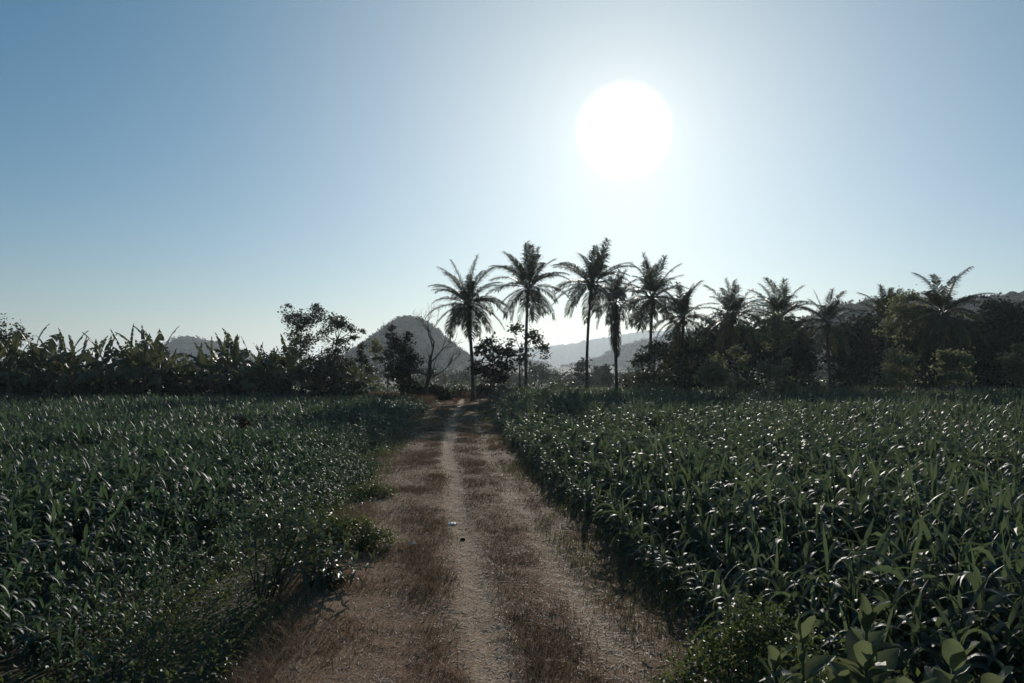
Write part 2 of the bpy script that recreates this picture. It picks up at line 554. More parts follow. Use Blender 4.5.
def in_frame(x, y, z, pad=0):
    d = y * math.cos(PITCH) + (z - CAM_H) * math.sin(PITCH)
    v = -y * math.sin(PITCH) + (z - CAM_H) * math.cos(PITCH)
    px, py = CX + FPX * x / np.maximum(d, 0.1), CY - FPX * v / np.maximum(d, 0.1)
    return (px > -pad) & (px < 1024 + pad) & (py > -pad) & (py < 683 + pad) & (d > 0.5)


def join_arrays(st, fo):
    a = Acc()
    a.add(*st.arrays()); a.add(*fo.arrays())
    return a.arrays()


def field_of(pos, rz, sc, lean, name, label_of, cat, hi, mid, low, leafmat, rest_name, n_single, top):
    d = np.hypot(pos[:, 0], pos[:, 1])
    vis = in_frame(pos[:, 0], pos[:, 1], top * sc) | in_frame(pos[:, 0], pos[:, 1], 0.4 * top * sc)
    order = np.argsort(np.where(vis, d, 1e9))
    single = order[:n_single]
    meshes = [(s.mesh('stalk', M['stalk']), f.mesh('foliage', leafmat)) for s, f in hi]
    which = rng.integers(0, len(hi), len(pos))
    for i in single:
        lab, grp = label_of(pos[i, 0], pos[i, 1], sc[i])
        t = thing(name, lab, cat, pos[i], rz[i], grp, sc[i])
        t.rotation_euler = (lean[i, 1] * -0.8, lean[i, 0] * 0.8, rz[i])
        sm, fm = meshes[which[i]]
        link_mesh('stalk', sm, t)
        link_mesh('foliage', fm, t)
    rest = np.ones(len(pos), bool)
    rest[single] = False
    leaves = Acc()
    for lo, hi_, tm in ((0, 13, hi), (13, 30, mid), (30, 1e9, low)):
        for k, (s, f) in enumerate(tm):
            w = rest & (d >= lo) & (d < hi_) & (which % len(tm) == k)
            arr = join_arrays(s, f) if lo < 30 else f.arrays()
            leaves.scatter(arr, pos[w], rz[w], sc[w], lean[w])
    o = leaves.build(rest_name, leafmat)
    tag(o, kind='stuff')
    return o


# right field: rows of tall maize
def make_right():
    rows = np.arange(0.12, 62, 0.62)
    P = []
    for k, off in enumerate(rows):
        Y = np.arange(2.6, 63, 0.21) + rng.uniform(0, 0.2)
        X = right_edge(Y) + off + 0.12 + rng.normal(0, 0.06, len(Y))
        Yj = Y + rng.normal(0, 0.06, len(Y))
        keep = (X < 0.70 * Yj + 3.5) & (np.hypot(X, Yj) > 3.3)
        P.append(np.stack([X, Yj, 0 * X], -1)[keep])
    P = np.concatenate(P)
    # thin out far ones a little, leave a place for the shrubs in the corner
    k = rng.random(len(P)) < np.interp(P[:, 1], [0, 20, 60], [0.96, 0.93, 0.8])
    k &= nz(P[:, 0] * 0.7 + 31, P[:, 1] * 0.4, 2) > -0.85
    k &= ~((np.hypot(P[:, 0] - 1.9, P[:, 1] - 6.2) < 0.75) | (np.hypot(P[:, 0] - 2.2, P[:, 1] - 4.4) < 0.8))
    k &= ~((P[:, 1] < 6.3) & (P[:, 0] < 0.70 * P[:, 1] + 0.35 + 0.4))
    P = P[k]
    sc = (1 + 0.13 * nz(P[:, 0] * 0.35, P[:, 1] * 0.22, 2)) * rng.uniform(0.78, 1.16, len(P))
    sc *= np.interp(P[:, 0] - right_edge(P[:, 1]), [0, 0.6, 1.6], [0.6, 0.82, 1.0])
    return P, sc


def label_right(x, y, s):
    off = x - right_edge(y)
    if off < 0.55:
        return 'tall green maize plant in the outermost row, beside the brown grass verge', 'maize plants of the outermost row by the track'
    if off < 1.6:
        return 'tall green maize plant in the second or third row from the track verge', 'maize plants of the second and third rows'
    return 'tall maize plant with glossy arching leaves deep inside the field right of the track', 'maize plants inside the right field'


kw = dict(h=1.34, nleaf=13, broad=0.98, up=0.84)
hiR = templates(10, 21, segs=9, cols=2, **kw)
midR = templates(8, 22, segs=6, cols=2, **kw)
lowR = templates(8, 23, h=1.34, nleaf=10, broad=1.2, up=0.84, segs=4, cols=1)
P, sc = make_right()
n = len(P)
print('right plants', n)
field_of(P, rng.uniform(0, 6.28, n), sc, rng.normal(0, 0.05, (n, 2)), 'maize_plant', label_right, 'maize plant', hiR, midR, lowR, M['maize'], 'maize_field', 300, 1.3)


# left field: shorter, denser young maize
def make_left():
    s = 0.262
    X, Y = np.meshgrid(np.arange(-58, 2, s), np.arange(2.2, 61, s))
    X, Y = X.ravel(), Y.ravel()
    X, Y = X + rng.uniform(-0.16, 0.16, len(X)), Y + rng.uniform(-0.16, 0.16, len(Y))
    e = left_edge(Y) - 0.25 - 0.7 * np.clip(nz(Y * 0.25, Y * 0, 2), -0.3, 1) - np.interp(Y, [6, 12, 20], [0.05, 0.3, 0.0])
    k = (X < e) & (X > -0.72 * Y - 3) & (np.hypot(X, Y) > 3.6)
    k &= rng.random(len(X)) < np.interp(Y, [0, 25, 60], [0.95, 0.8, 0.62])
    k &= (nz(X * 0.45 + 40, Y * 0.3, 2) > -0.9)
    X, Y, e = X[k], Y[k], e[k]
    sc = (1 + 0.24 * nz(X * 0.22 + 9, Y * 0.3, 2)) * rng.uniform(0.8, 1.15, len(X)) * np.clip(0.5 + (e - X) * 0.22, 0.5, 1)
    return np.stack([X, Y, 0 * X], -1), sc


def label_left(x, y, s):
    if left_edge(y) - x < 2.4:
        return 'small young maize plant among the weeds at the field edge beside the track', 'small maize plants at the weedy field edge'
    if s > 1.0:
        return 'bushy young maize plant standing taller than its neighbours in the field left of the track', 'taller young maize plants of the left field'
    return 'low young maize plant half hidden between taller ones in the field left of the track', 'lower young maize plants of the left field'


kw = dict(h=0.92, nleaf=12, broad=0.9, arch=1.0)
hiL = templates(10, 31, segs=8, cols=2, **kw)
midL = templates(8, 32, segs=5, cols=2, **kw)
lowL = templates(8, 33, h=0.92, nleaf=8, broad=1.15, segs=4, cols=1)
P, sc = make_left()
n = len(P)
print('left plants', n)
field_of(P, rng.uniform(0, 6.28, n), sc, rng.normal(0, 0.06, (n, 2)), 'young_maize_plant', label_left, 'young maize plant', hiL, midL, lowL, M['young'], 'young_maize_field', 300, 0.9)

# strip of crop beyond the end of the track and dry tall grass before the trees
X = rng.uniform(-16, 34, 2600); Y = rng.uniform(72, 84, 2600)
P = np.stack([X, Y, 0 * X + 0.05], -1)
a = Acc()
for k in range(8):
    w = np.arange(len(P)) % 8 == k
    a.scatter(lowL[k][1].arrays(), P[w], rng.uniform(0, 6.28, w.sum()), rng.uniform(0.7, 1.1, w.sum()))
tag(a.build('crop_field', M['young']), kind='stuff')


# ---------------------------------------------------------------- grasses, weeds and litter (stuff)
def blades(pos, h, w, mat, name, spread=0.5, segs=2):
    n = len(pos)
    az = rng.uniform(0, 6.28, n)
    ln = rng.uniform(0.15, 1, n) * spread
    d = np.stack([np.cos(az), np.sin(az), 0 * az], -1)
    s = np.stack([-np.sin(az), np.cos(az), 0 * az], -1)
    az2 = rng.uniform(0, 6.28, n)
    s = unit(s + 0.8 * np.stack([np.cos(az2), np.sin(az2), 0 * az2], -1))
    h, w = h[:, None], w[:, None]
    base = pos - [0, 0, 0.01]
    m = base + np.array([0, 0, 1]) * h * 0.6 + d * h * ln[:, None] * 0.35
    t = base + np.array([0, 0, 1]) * h + d * h * ln[:, None]
    V = np.stack([base - s * w / 2, base + s * w / 2, m + s * w * 0.4, m - s * w * 0.4, t], 1).reshape(-1, 3)
    k = np.arange(n)[:, None] * 5
    a = Acc().add(V, k + [0, 1, 2, 3], k + [3, 2, 4])
    o = a.build(name, mat)
    return tag(o, kind='stuff')


def track_points(n, ymax, power, ulo, uhi):
    Y = 3.5 + (ymax - 3.5) * rng.random(n) ** power
    u = rng.uniform(ulo, uhi, n)
    return u, Y


u, Y = track_points(420000, 71, 2.3, -3.25, 2.2)
b = bareness(u, Y)
cl = nz(u * 1.3 + 50, Y * 1.0, 3)
dens = (1 - b) ** 1.6 * np.clip(0.6 + 0.6 * cl, 0.08, 1) * np.where(u > 1.2, 0.55, 1)
k = rng.random(len(u)) < dens
u, Y, b, cl = u[k], Y[k], b[k], cl[k]
tall = np.exp(-((u + 2.4) / 0.6) ** 2) * np.clip((13 - Y) / 4, 0, 1) + 0.55 * np.exp(-((u + 1.15) / 0.35) ** 2) * np.clip((16 - Y) / 5, 0, 1)
h = (0.028 + 0.030 * np.clip(0.5 + cl, 0, 1.4) + 0.07 * tall) * rng.uniform(0.5, 1.4, len(u))
pos = np.stack([centre(Y) + u, Y, track_z(u, Y)], -1)
blades(pos, h, np.interp(Y, [4, 12, 30, 60], [0.005, 0.009, 0.02, 0.04]) * rng.uniform(0.6, 1.3, len(u)), M['dry'], 'dry_grass', 1.7)

# straw lying on the track
n = 90000
u, Y = track_points(n, 45, 2.0, -3.0, 2.1)
k = rng.random(n) < np.clip(0.25 + 0.6 * bareness(u, Y), 0, 1)
u, Y = u[k], Y[k]
n = len(u)
c = np.stack([centre(Y) + u, Y, track_z(u, Y) + rng.uniform(0.003, 0.009, n)], -1)
az = rng.uniform(0, np.pi, n)
d = np.stack([np.cos(az), np.sin(az), rng.normal(0, 0.07, n)], -1)
s = np.stack([-np.sin(az), np.cos(az), rng.normal(0, 0.15, n)], -1)
L = rng.uniform(0.02, 0.10, n)[:, None]
W = np.interp(Y, [4, 12, 45], [0.004, 0.007, 0.02])[:, None] * rng.uniform(0.6, 1.8, (n, 1))
V = np.stack([c - d * L / 2 - s * W / 2, c - d * L / 2 + s * W / 2, c + d * L / 2 + s * W / 2, c + d * L / 2 - s * W / 2], 1)
a = Acc().add(V.reshape(-1, 3), np.arange(n * 4).reshape(-1, 4))
tag(a.build('straw_litter', M['straw'], smooth=False), kind='stuff')

# small stones
ico = np.array([[1, 0, 0], [-1, 0, 0], [0, 1, 0], [0, -1, 0], [0, 0, 1], [0, 0, -1]], float)
icf = np.array([[0, 2, 4], [2, 1, 4], [1, 3, 4], [3, 0, 4], [2, 0, 5], [1, 2, 5], [3, 1, 5], [0, 3, 5]])
n = 2600
u, Y = track_points(n, 35, 1.8, -2.6, 1.6)
k = rng.random(n) < 0.15 + bareness(u, Y)
u, Y = u[k], Y[k]; n = len(u)
S = 0.006 + 0.02 * rng.random((n, 1, 1)) ** 4
V = ico[None] * S * rng.uniform(0.6, 1.3, (n, 6, 1)) * [1, 1, 0.6]
V = V + np.stack([centre(Y) + u, Y, track_z(u, Y)], -1)[:, None]
a = Acc().add(V.reshape(-1, 3), None, (icf[None] + (np.arange(n) * 6)[:, None, None]).reshape(-1, 3))
tag(a.build('gravel', M['stone'], smooth=False), kind='stuff')

# green grass on the right verge and in patches
n = 90000
u, Y = track_points(n, 50, 1.9, -3.4, 2.3)
pz = nz(u * 0.9 + 80, Y * 0.5, 3)
w = np.exp(-((u - 1.35) / 0.45) ** 2) * np.interp(Y, [4, 9, 12, 22, 30], [0.35, 0.6, 1, 0.9, 0.4]) + np.exp(-((u + 3.1) / 0.35) ** 2) + 0.15
k = rng.random(n) < w * np.clip(0.25 + 0.9 * pz, 0, 1)
u, Y = u[k], Y[k]
pos = np.stack([centre(Y) + u, Y, np.maximum(track_z(u, Y), 0)], -1)
h = rng.uniform(0.03, 0.10, len(u)) * np.where(u > 0.9, 1.1, 0.8)
blades(pos, h, np.interp(Y, [4, 12, 30, 50], [0.006, 0.010, 0.02, 0.035]), M['green'], 'green_grass', 0.9)

# weeds between the young maize and the track, and along the maize on the right
def weed_mat(n, inner, outer, ymax, name, hgt, side):
    Y = 4 + (ymax - 4) * rng.random(n) ** 1.6
    e = left_edge(Y) if side < 0 else right_edge(Y)
    X = e + side * (inner + (outer - inner) * rng.random(n))
    k = rng.random(n) < np.clip(0.55 + 0.9 * nz(X * 0.8, Y * 0.6, 2), 0.08, 1)
    X, Y = X[k], Y[k]; n = len(X)
    hh = hgt * rng.uniform(0.5, 1.2, n)
    m = 16
    C = np.stack([X, Y, 0 * X + 0.02], -1)[:, None] + rng.normal(size=(n, m, 3)) * np.array([0.10, 0.10, 0.0])
    C[:, :, 2] += rng.random((n, m)) * hh[:, None]
    a = Acc()
    leaf_quads(a, C.reshape(-1, 3), 0.055, 0.5, 0.5)
    tag(a.build(name, M['weed'], smooth=False), kind='stuff')


weed_mat(2600, -0.3, 1.7, 40, 'weeds', 0.32, -1)
weed_mat(900, -0.2, 0.5, 30, 'undergrowth', 0.16, 1)

# tall dry grass before the trees at the end of the left field
n = 16000
X = rng.uniform(-20, -6.2, n); Y = rng.uniform(57, 66, n)
k = X < left_edge(Y) - 0.3
pos = np.stack([X, Y, 0 * X], -1)[k]
e_ = np.stack([rng.uniform(-14, 2, 7000), rng.uniform(68.5, 72.5, 7000), np.zeros(7000)], -1)
pos = np.concatenate([pos, e_[rng.random(7000) < np.clip(0.5 + 0.8 * nz(e_[:, 0] * 0.6, e_[:, 1] * 0.6, 2), 0, 1)]])
blades(pos, rng.uniform(0.25, 0.85, len(pos)), np.full(len(pos), 0.05), M['dry'], 'tall_dry_grass', 0.6)


# ---------------------------------------------------------------- coconut palms
def frond_mesh(r, elev, droop, L=4.2, dead=False):
    a = Acc()
    n = 14
    t = np.linspace(0, 1, n)
    e = R(elev) - R(droop) * t ** 1.5
    ds = L / (n - 1)
    em = (e[:-1] + e[1:]) / 2
    x = np.concatenate([[0], np.cumsum(np.cos(em) * ds)]) + 0.12
    z = np.concatenate([[0], np.cumsum(np.sin(em) * ds)])
    sway = r.normal(0, 0.25) * t ** 2
    P = np.stack([x, sway, z], -1)
    tube(a, P, 0.05 - 0.04 * t, 4)
    m = 46 if not dead else 30
    for sd in (1, -1):
        tt = np.linspace(0.16, 0.99, m) + r.normal(0, 0.006, m)
        keep = r.random(m) < (0.93 if not dead else 0.7)
        for q in tt[keep]:
            p = np.array([np.interp(q, t, P[:, k]) for k in range(3)])
            ee = np.interp(q, t, e)
            T = np.array([math.cos(ee), 0, math.sin(ee)])
            Nn = np.array([-math.sin(ee), 0, math.cos(ee)])
            l = 0.92 * (0.45 + 0.9 * math.sin(np.pi * min(1, 0.18 + 0.78 * q))) * r.uniform(0.8, 1.1)
            d = unit(T * (0.55 + 0.6 * q) + np.array([0, sd, 0]) * r.uniform(0.75, 1.05) + Nn * r.uniform(0.05, 0.35))
            mpt = p + d * l * 0.5
            d2 = unit(d + np.array([0, 0, -0.9 if not dead else -2.0]) * r.uniform(0.6, 1.2))
            w = unit(np.cross(d, Nn)) * 0.036
            tip = mpt + d2 * l * 0.5
            V = np.array([p - w * 0.6, p + w * 0.6, mpt + w, mpt - w, tip])
            a.add(V, [[0, 1, 2, 3]], [[3, 2, 4]])
    return a.mesh('frond', M['deadpalm' if dead else 'palm'], smooth=False)


fr = np.random.default_rng(5)
FROND = {}
for key, (el, dr) in dict(spear=(80, 16), high=(66, 38), mid=(48, 60), wide=(29, 70), flat=(8, 62), low=(-16, 48), hang=(-42, 36)).items():
    FROND[key] = [frond_mesh(fr, el + fr.normal(0, 5), dr + fr.normal(0, 8)) for _ in range(3)]
FROND['dead'] = [frond_mesh(fr, -66 + fr.normal(0, 4), 20, 3.6, True) for _ in range(3)]
CROWN = [('spear', 2), ('high', 4), ('mid', 6), ('wide', 6), ('flat', 7), ('low', 6), ('hang', 4)]


def palm(label, bx, hubx, huby, D, size=1.0, seed=0, crown=CROWN, dead=2, base_y=None, thick=1.0):
    r = np.random.default_rng(100 + seed)
    x0, x1, z1 = wx(bx, D), wx(hubx, D), wz(huby, D)
    t_ = thing('coconut_palm', label, 'palm tree', (x0, D, 0), 0, 'coconut palms at the end of the track')
    a = Acc()
    n = 26
    t = np.linspace(0, 1, n)
    P = np.stack([(x1 - x0) * t ** 1.5 + 0.12 * np.sin(t * 3 + seed), 0.15 * np.sin(t * 2.5 + seed * 2), -0.05 + (z1 + 0.05) * t], -1)
    P[:, :2] -= P[0, :2]
    rad = (0.155 + 0.11 * np.exp(-t * 16) + 0.05 * np.exp(-((t - 1) / 0.05) ** 2) - 0.035 * t) * thick
    rad = rad * (1 + 0.05 * (np.arange(n) % 2))
    tube(a, P, rad, 9)
    a.build('trunk', M['bark'], t_)
    hub = P[-1]
    for key, cnt in crown:
        off = r.uniform(0, 6.28)
        for i in range(cnt):
            o = link_mesh('frond', FROND[key][r.integers(0, 3)], t_)
            o.location = hub + np.array([0, 0, r.uniform(-0.15, 0.12)])
            o.rotation_euler = (r.normal(0, 0.10), r.normal(0, 0.10), off + (i + r.uniform(-0.3, 0.3)) * 6.28 / cnt)
            o.scale = (size * r.uniform(0.85, 1.1),) * 3
    for i in range(dead):
        o = link_mesh('frond', FROND['dead'][i % 3], t_)
        o.location = hub + np.array([0, 0, -0.25])
        o.rotation_euler = (0, 0, r.uniform(0, 6.28))
        o.scale = (size * r.uniform(0.6, 0.9),) * 3
        o['label'] = 'brown dead frond hanging against the trunk'
    a = Acc()
    for i in range(7):
        an = r.uniform(0, 6.28)
        c = hub + np.array([0.28 * math.cos(an), 0.28 * math.sin(an), -0.30 - 0.25 * r.random()])
        th, ph = np.meshgrid(np.linspace(0, np.pi, 6), np.linspace(0, 2 * np.pi, 9))
        grid(a, c[0] + 0.13 * np.sin(th) * np.cos(ph), c[1] + 0.13 * np.sin(th) * np.sin(ph), c[2] + 0.16 * np.cos(th))
    a.build('coconut_bunch', M['dark'], t_)
    return t_, hub, r


UP = [('spear', 3), ('high', 5), ('mid', 5), ('wide', 5), ('flat', 6), ('low', 5), ('hang', 3)]
DROOP = [('spear', 2), ('high', 5), ('mid', 6), ('wide', 7), ('flat', 7), ('low', 6), ('hang', 6)]
SLIM = [('spear', 3), ('high', 4), ('mid', 3), ('wide', 2), ('flat', 2), ('low', 4), ('hang', 5)]
NARROW = [('spear', 5), ('high', 6), ('mid', 3), ('wide', 3), ('flat', 2)]
palm('coconut palm beside the end of the track with a full drooping crown', 473, 470, 303, 63, 0.86, 1, DROOP, 3)
palm('tall straight coconut palm just right of the track end, upright crown', 526, 531, 287, 72, 1.02, 2, UP, 2)
palm('tallest coconut palm, its trunk leaning slightly against the pale mountain', 587, 593, 284, 76, 1.06, 3, CROWN, 3)
t_, hub, r = palm('short coconut palm wrapped in a thick skirt of hanging dead fronds', 617, 613, 302, 70, 0.72, 4, SLIM, 0)
for i in range(13):
    o = link_mesh('frond', FROND['dead'][i % 3], t_)
    o.location = hub + np.array([0, 0, -0.3 - 0.09 * i])
    o.rotation_euler = (0, R(14) + r.normal(0, 0.03), i * 2.4)
    o.scale = (1.0, 0.55, 1.0)
    o['label'] = 'brown dead frond hanging against the trunk'
palm('tall coconut palm behind a lacy tree, next after the palm with the skirt', 648, 650, 297, 72, 0.95, 5, CROWN, 1)
palm('short coconut palm with a spiky upright crown amid dark trees', 681, 683, 317, 68, 0.82, 6, UP, 2)
palm('coconut palm with thin wide arching fronds above the darkest tree', 733, 733, 316, 70, 0.88, 7, CROWN, 2)
palm('coconut palm with long level fronds just behind a pale leafy tree', 783, 783, 317, 72, 0.9, 8, CROWN, 1)
palm('lone coconut palm standing in the bright gap between the dark trees', 832, 830, 321, 68, 0.78, 9, [('spear', 2), ('high', 2), ('mid', 4), ('wide', 4), ('flat', 4), ('low', 4), ('hang', 4)], 1)
palm('narrow coconut palm with bundled upright fronds against the dark ridge', 885, 885, 322, 74, 0.84, 10, NARROW, 0)
palm('broad coconut palm with big heavy fronds, rightmost of the palms', 940, 940, 313, 62, 0.92, 11, [('high', 4), ('mid', 6), ('wide', 7), ('flat', 6), ('low', 5), ('hang', 4)], 1)


# ---------------------------------------------------------------- broad-leaved trees
def tree(name, label, px, D, lobes, leaf, n, mat, trunk_r=0.16, cat='tree', group=None, up=0.3, bark='bark', fork=0.45, clump=0.75, seed=0, shell=0.4, twigs=5, slim=0.55, bx=None, zb=0.0):
    """lobes: (px, py, rx, ry) ellipses as seen from the track, given in photo pixels at depth D; depth follows the width."""
    r = np.random.default_rng(500 + seed)
    x0 = wx(px if bx is None else bx, D)
    t_ = thing(name, label, cat, (x0, D, zb), 0, group)
    k = D / FPX
    L = []
    for (lx, ly, rx, ry) in lobes:
        if name == 'dark_tree': ly, ry = ly - 6, ry + 4
        if name == 'slender_tree': rx, ry = rx * 0.93, ry * 0.93
        L.append((np.array([wx(lx, D) - x0, r.normal(0, 0.5) * rx * k, wz(ly, D) - zb]), np.array([rx * k, rx * k * 0.9, ry * k]) * 1.12))
    top = max(c[2] for c, _ in L)
    low = min(c[2] for c, _ in L)
    if name == 'dark_tree': n = int(n * 1.5)
    if name == 'slender_tree': n, clump = int(n * 0.9), 0.75
    wood, cr = Acc(), Acc()
    hf = low * fork
    mean = np.mean([c for c, _ in L], axis=0)
    t = np.linspace(0, 1, 8)
    lead = np.array([mean[0] * 0.6, mean[1] * 0.6, top * 0.9])
    TP = np.stack([lead[0] * t ** 1.6 + 0.08 * np.sin(4 * t + seed), lead[1] * t ** 1.6 + 0.08 * np.cos(3 * t + seed), -0.1 + (lead[2] + 0.1) * t], -1)
    TP[:, :2] -= TP[0, :2]
    tube(wood, TP, trunk_r * (1.25 * np.exp(-t * 9) * 0.35 + 1 - 0.85 * t), 8)
    vol = np.array([rad.prod() ** (2 / 3) for _, rad in L])
    cnt = (n * vol / vol.sum()).astype(int)
    for (c, rad), m in zip(L, cnt):
        z_at = max(hf, min(c[2] - rad[2] * 0.7, lead[2] * 0.85))
        s0 = np.array([np.interp(z_at, TP[:, 2], TP[:, i]) for i in range(3)])
        tt = np.linspace(0, 1, 6)[:, None]
        mid = (s0 + c) / 2 + np.array([0, 0, -0.12 * np.linalg.norm(c - s0)])
        B = s0 * (1 - tt) ** 2 + 2 * mid * tt * (1 - tt) + c * tt ** 2
        tube(wood, B, trunk_r * np.linspace(0.42, 0.12, 6), 5)
        nc = max(6, int(m / 34))
        d = unit(r.normal(size=(nc, 3)))
        rr = (shell + (1 - shell) * r.random((nc, 1))) ** 0.7
        C = c + d * rr * rad * r.uniform(0.75, 1.12, (nc, 1))
        for q in C[: twigs * 2]:
            m2 = (c + q) / 2 + r.normal(0, 0.06, 3)
            tube(wood, np.array([c, m2, q]), [trunk_r * 0.13, trunk_r * 0.09, trunk_r * 0.04], 4)
        who = r.integers(0, nc, m)
        cs = clump * rad.mean() * r.uniform(0.25, 0.6, nc)
        pts = C[who] + r.normal(size=(m, 3)) * cs[who][:, None] * [1, 1, 0.62]
        pts[:, 2] = np.maximum(pts[:, 2], 0.15)
        leaf_quads(cr, pts, leaf, up, slim, 0.4, r)
    wood.build('trunk', M[bark], t_)
    cr.build('crown', M[mat], t_, smooth=False)
    return t_


G_DARK = 'dark round trees behind the right field'
T = tree
# left and middle
T('broadleaf_tree', 'dark leafy tree rising above the bananas at the extreme left', -6, 68, [(-8, 328, 20, 14), (8, 340, 14, 14), (-22, 345, 18, 18)], 0.28, 2600, 'mid', seed=1)
T('slender_tree', 'slender tall tree with airy flat topped crown and wispy twigs on top', 303, 62, [(290, 316, 11, 9), (304, 322, 12, 9), (314, 316, 9, 10), (297, 334, 9, 8), (310, 343, 9, 11), (318, 308, 6, 4), (289, 305, 4, 2), (305, 370, 10, 14), (299, 352, 8, 8)], 0.19, 4600, 'mid', 0.13, seed=2, shell=0.3)
T('slender_tree', 'slender tree whose dense rounded top sends thin sprays out sideways', 332, 63, [(333, 321, 13, 7), (345, 324, 10, 7), (354, 329, 7, 4), (326, 335, 8, 8), (340, 345, 9, 8), (326, 362, 12, 14), (345, 368, 10, 10), (355, 338, 6, 3), (362, 331, 5, 2), (335, 355, 9, 8)], 0.19, 4800, 'mid', 0.14, seed=3, shell=0.3)
T('sapling', 'thin sapling with narrow pale brown top beside the slender trees', 292, 60, [(292, 345, 5, 8), (292, 360, 4, 9)], 0.2, 420, 'pale', 0.05, seed=4)
T('sapling', 'thin pale topped sapling in front of the cone shaped hill', 374, 60, [(374, 346, 6, 9), (378, 360, 4, 6)], 0.22, 480, 'pale', 0.05, seed=5, bark='palebark')
T('sapling', 'slim tree with a small dark top between the slender trees and the cone shaped hill', 362, 63, [(362, 350, 6, 7), (358, 360, 6, 6), (366, 366, 6, 8)], 0.22, 700, 'mid', 0.07, seed=28)
T('sapling', 'thin pale trunked sapling just left of the ivy column', 387, 60, [(386, 358, 5, 7), (389, 371, 6, 8)], 0.22, 560, 'mid', 0.06, seed=29, bark='palebark')
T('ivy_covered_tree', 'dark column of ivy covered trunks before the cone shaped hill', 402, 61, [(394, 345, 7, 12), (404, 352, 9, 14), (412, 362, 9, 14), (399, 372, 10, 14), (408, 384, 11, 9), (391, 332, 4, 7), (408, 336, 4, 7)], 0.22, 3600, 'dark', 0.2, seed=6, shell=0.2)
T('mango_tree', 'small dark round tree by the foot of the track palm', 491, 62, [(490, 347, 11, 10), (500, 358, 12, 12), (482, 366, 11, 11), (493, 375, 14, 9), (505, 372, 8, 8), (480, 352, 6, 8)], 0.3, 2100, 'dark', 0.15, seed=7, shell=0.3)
T('thin_leaved_tree', 'open see-through tree with scattered leaves behind the tall straight palm', 520, 73, [(515, 335, 9, 9), (531, 340, 13, 13), (524, 358, 11, 9), (541, 350, 7, 12), (511, 350, 7, 9)], 0.34, 1000, 'mid', 0.13, seed=8, shell=0.2, clump=0.7)
T('broadleaf_tree', 'dark understorey tree between the trunks of the slender trees', 318, 64, [(312, 368, 12, 12), (326, 362, 12, 12), (320, 380, 16, 12), (338, 374, 12, 13)], 0.24, 3200, 'dark', 0.12, seed=26)
T('broadleaf_tree', 'low dark tree left of the airy flat topped tree, over the last bananas', 276, 66, [(268, 366, 10, 11), (282, 362, 10, 12), (276, 380, 15, 12)], 0.24, 2300, 'dark', 0.12, seed=27)
# right side, front row
T('lacy_tree', 'lacy grey green tree under the crown of the fifth palm', 655, 66, [(650, 355, 13, 10), (664, 348, 12, 9), (640, 362, 9, 9), (658, 375, 16, 12), (678, 368, 10, 12), (640, 380, 9, 9)], 0.26, 3300, 'mid', 0.15, seed=9, shell=0.25)
T('small_tree', 'small pale rounded tree in front of the darkest tree', 712, 52, [(712, 366, 13, 9), (704, 374, 9, 8), (720, 375, 9, 8), (712, 382, 10, 6)], 0.24, 1500, 'pale', 0.08, seed=10)
T('small_tree', 'taller pale tree whose two tiered crown touches the level fronds of a palm', 778, 63, [(772, 322, 10, 9), (783, 330, 10, 10), (775, 341, 12, 8), (760, 336, 6, 6), (780, 350, 7, 6)], 0.26, 1700, 'pale', 0.12, seed=11)
T('small_tree', 'tiny round headed tree on a bare thin trunk between two saplings', 767, 53, [(767, 367, 8, 7)], 0.22, 420, 'pale', 0.05, seed=12)
T('sapling', 'upright pale leafy sapling below the two tiered pale tree', 785, 51, [(789, 362, 5, 7), (782, 373, 9, 7), (787, 384, 10, 8), (777, 390, 7, 5)], 0.24, 950, 'pale', 0.05, seed=13)
T('sapling', 'loose pale sapling with drooping branches before the darkest tree', 738, 54, [(735, 350, 8, 8), (744, 364, 8, 8), (735, 380, 9, 8), (748, 384, 7, 8)], 0.26, 800, 'pale', 0.06, seed=14, shell=0.2)
T('small_tree', 'tall yellowish tree with a lopsided crown left of the broad palm', 903, 63, [(906, 302, 12, 9), (893, 318, 13, 10), (911, 318, 12, 9), (884, 330, 10, 7), (905, 333, 12, 7)], 0.26, 2500, 'pale', 0.13, seed=15)
T('small_tree', 'pale spreading bushy tree under the lopsided yellowish tree', 902, 54, [(898, 356, 11, 9), (912, 362, 9, 9), (893, 372, 11, 9), (906, 378, 12, 9), (888, 385, 8, 7)], 0.24, 1700, 'pale', 0.08, seed=16, shell=0.25)
T('small_tree', 'small lollipop shaped pale tree standing alone on a thin trunk in the field', 953, 45, [(949, 355, 10, 7), (959, 361, 11, 8), (946, 368, 9, 7), (956, 376, 12, 6), (943, 380, 7, 5)], 0.23, 1900, 'pale', 0.07, seed=17)
T('small_tree', 'small pale tree cut by the extreme right of the view', 1018, 47, [(1020, 346, 7, 7), (1014, 358, 10, 7), (1024, 367, 12, 9), (1014, 378, 8, 6)], 0.23, 1600, 'pale', 0.07, seed=18)
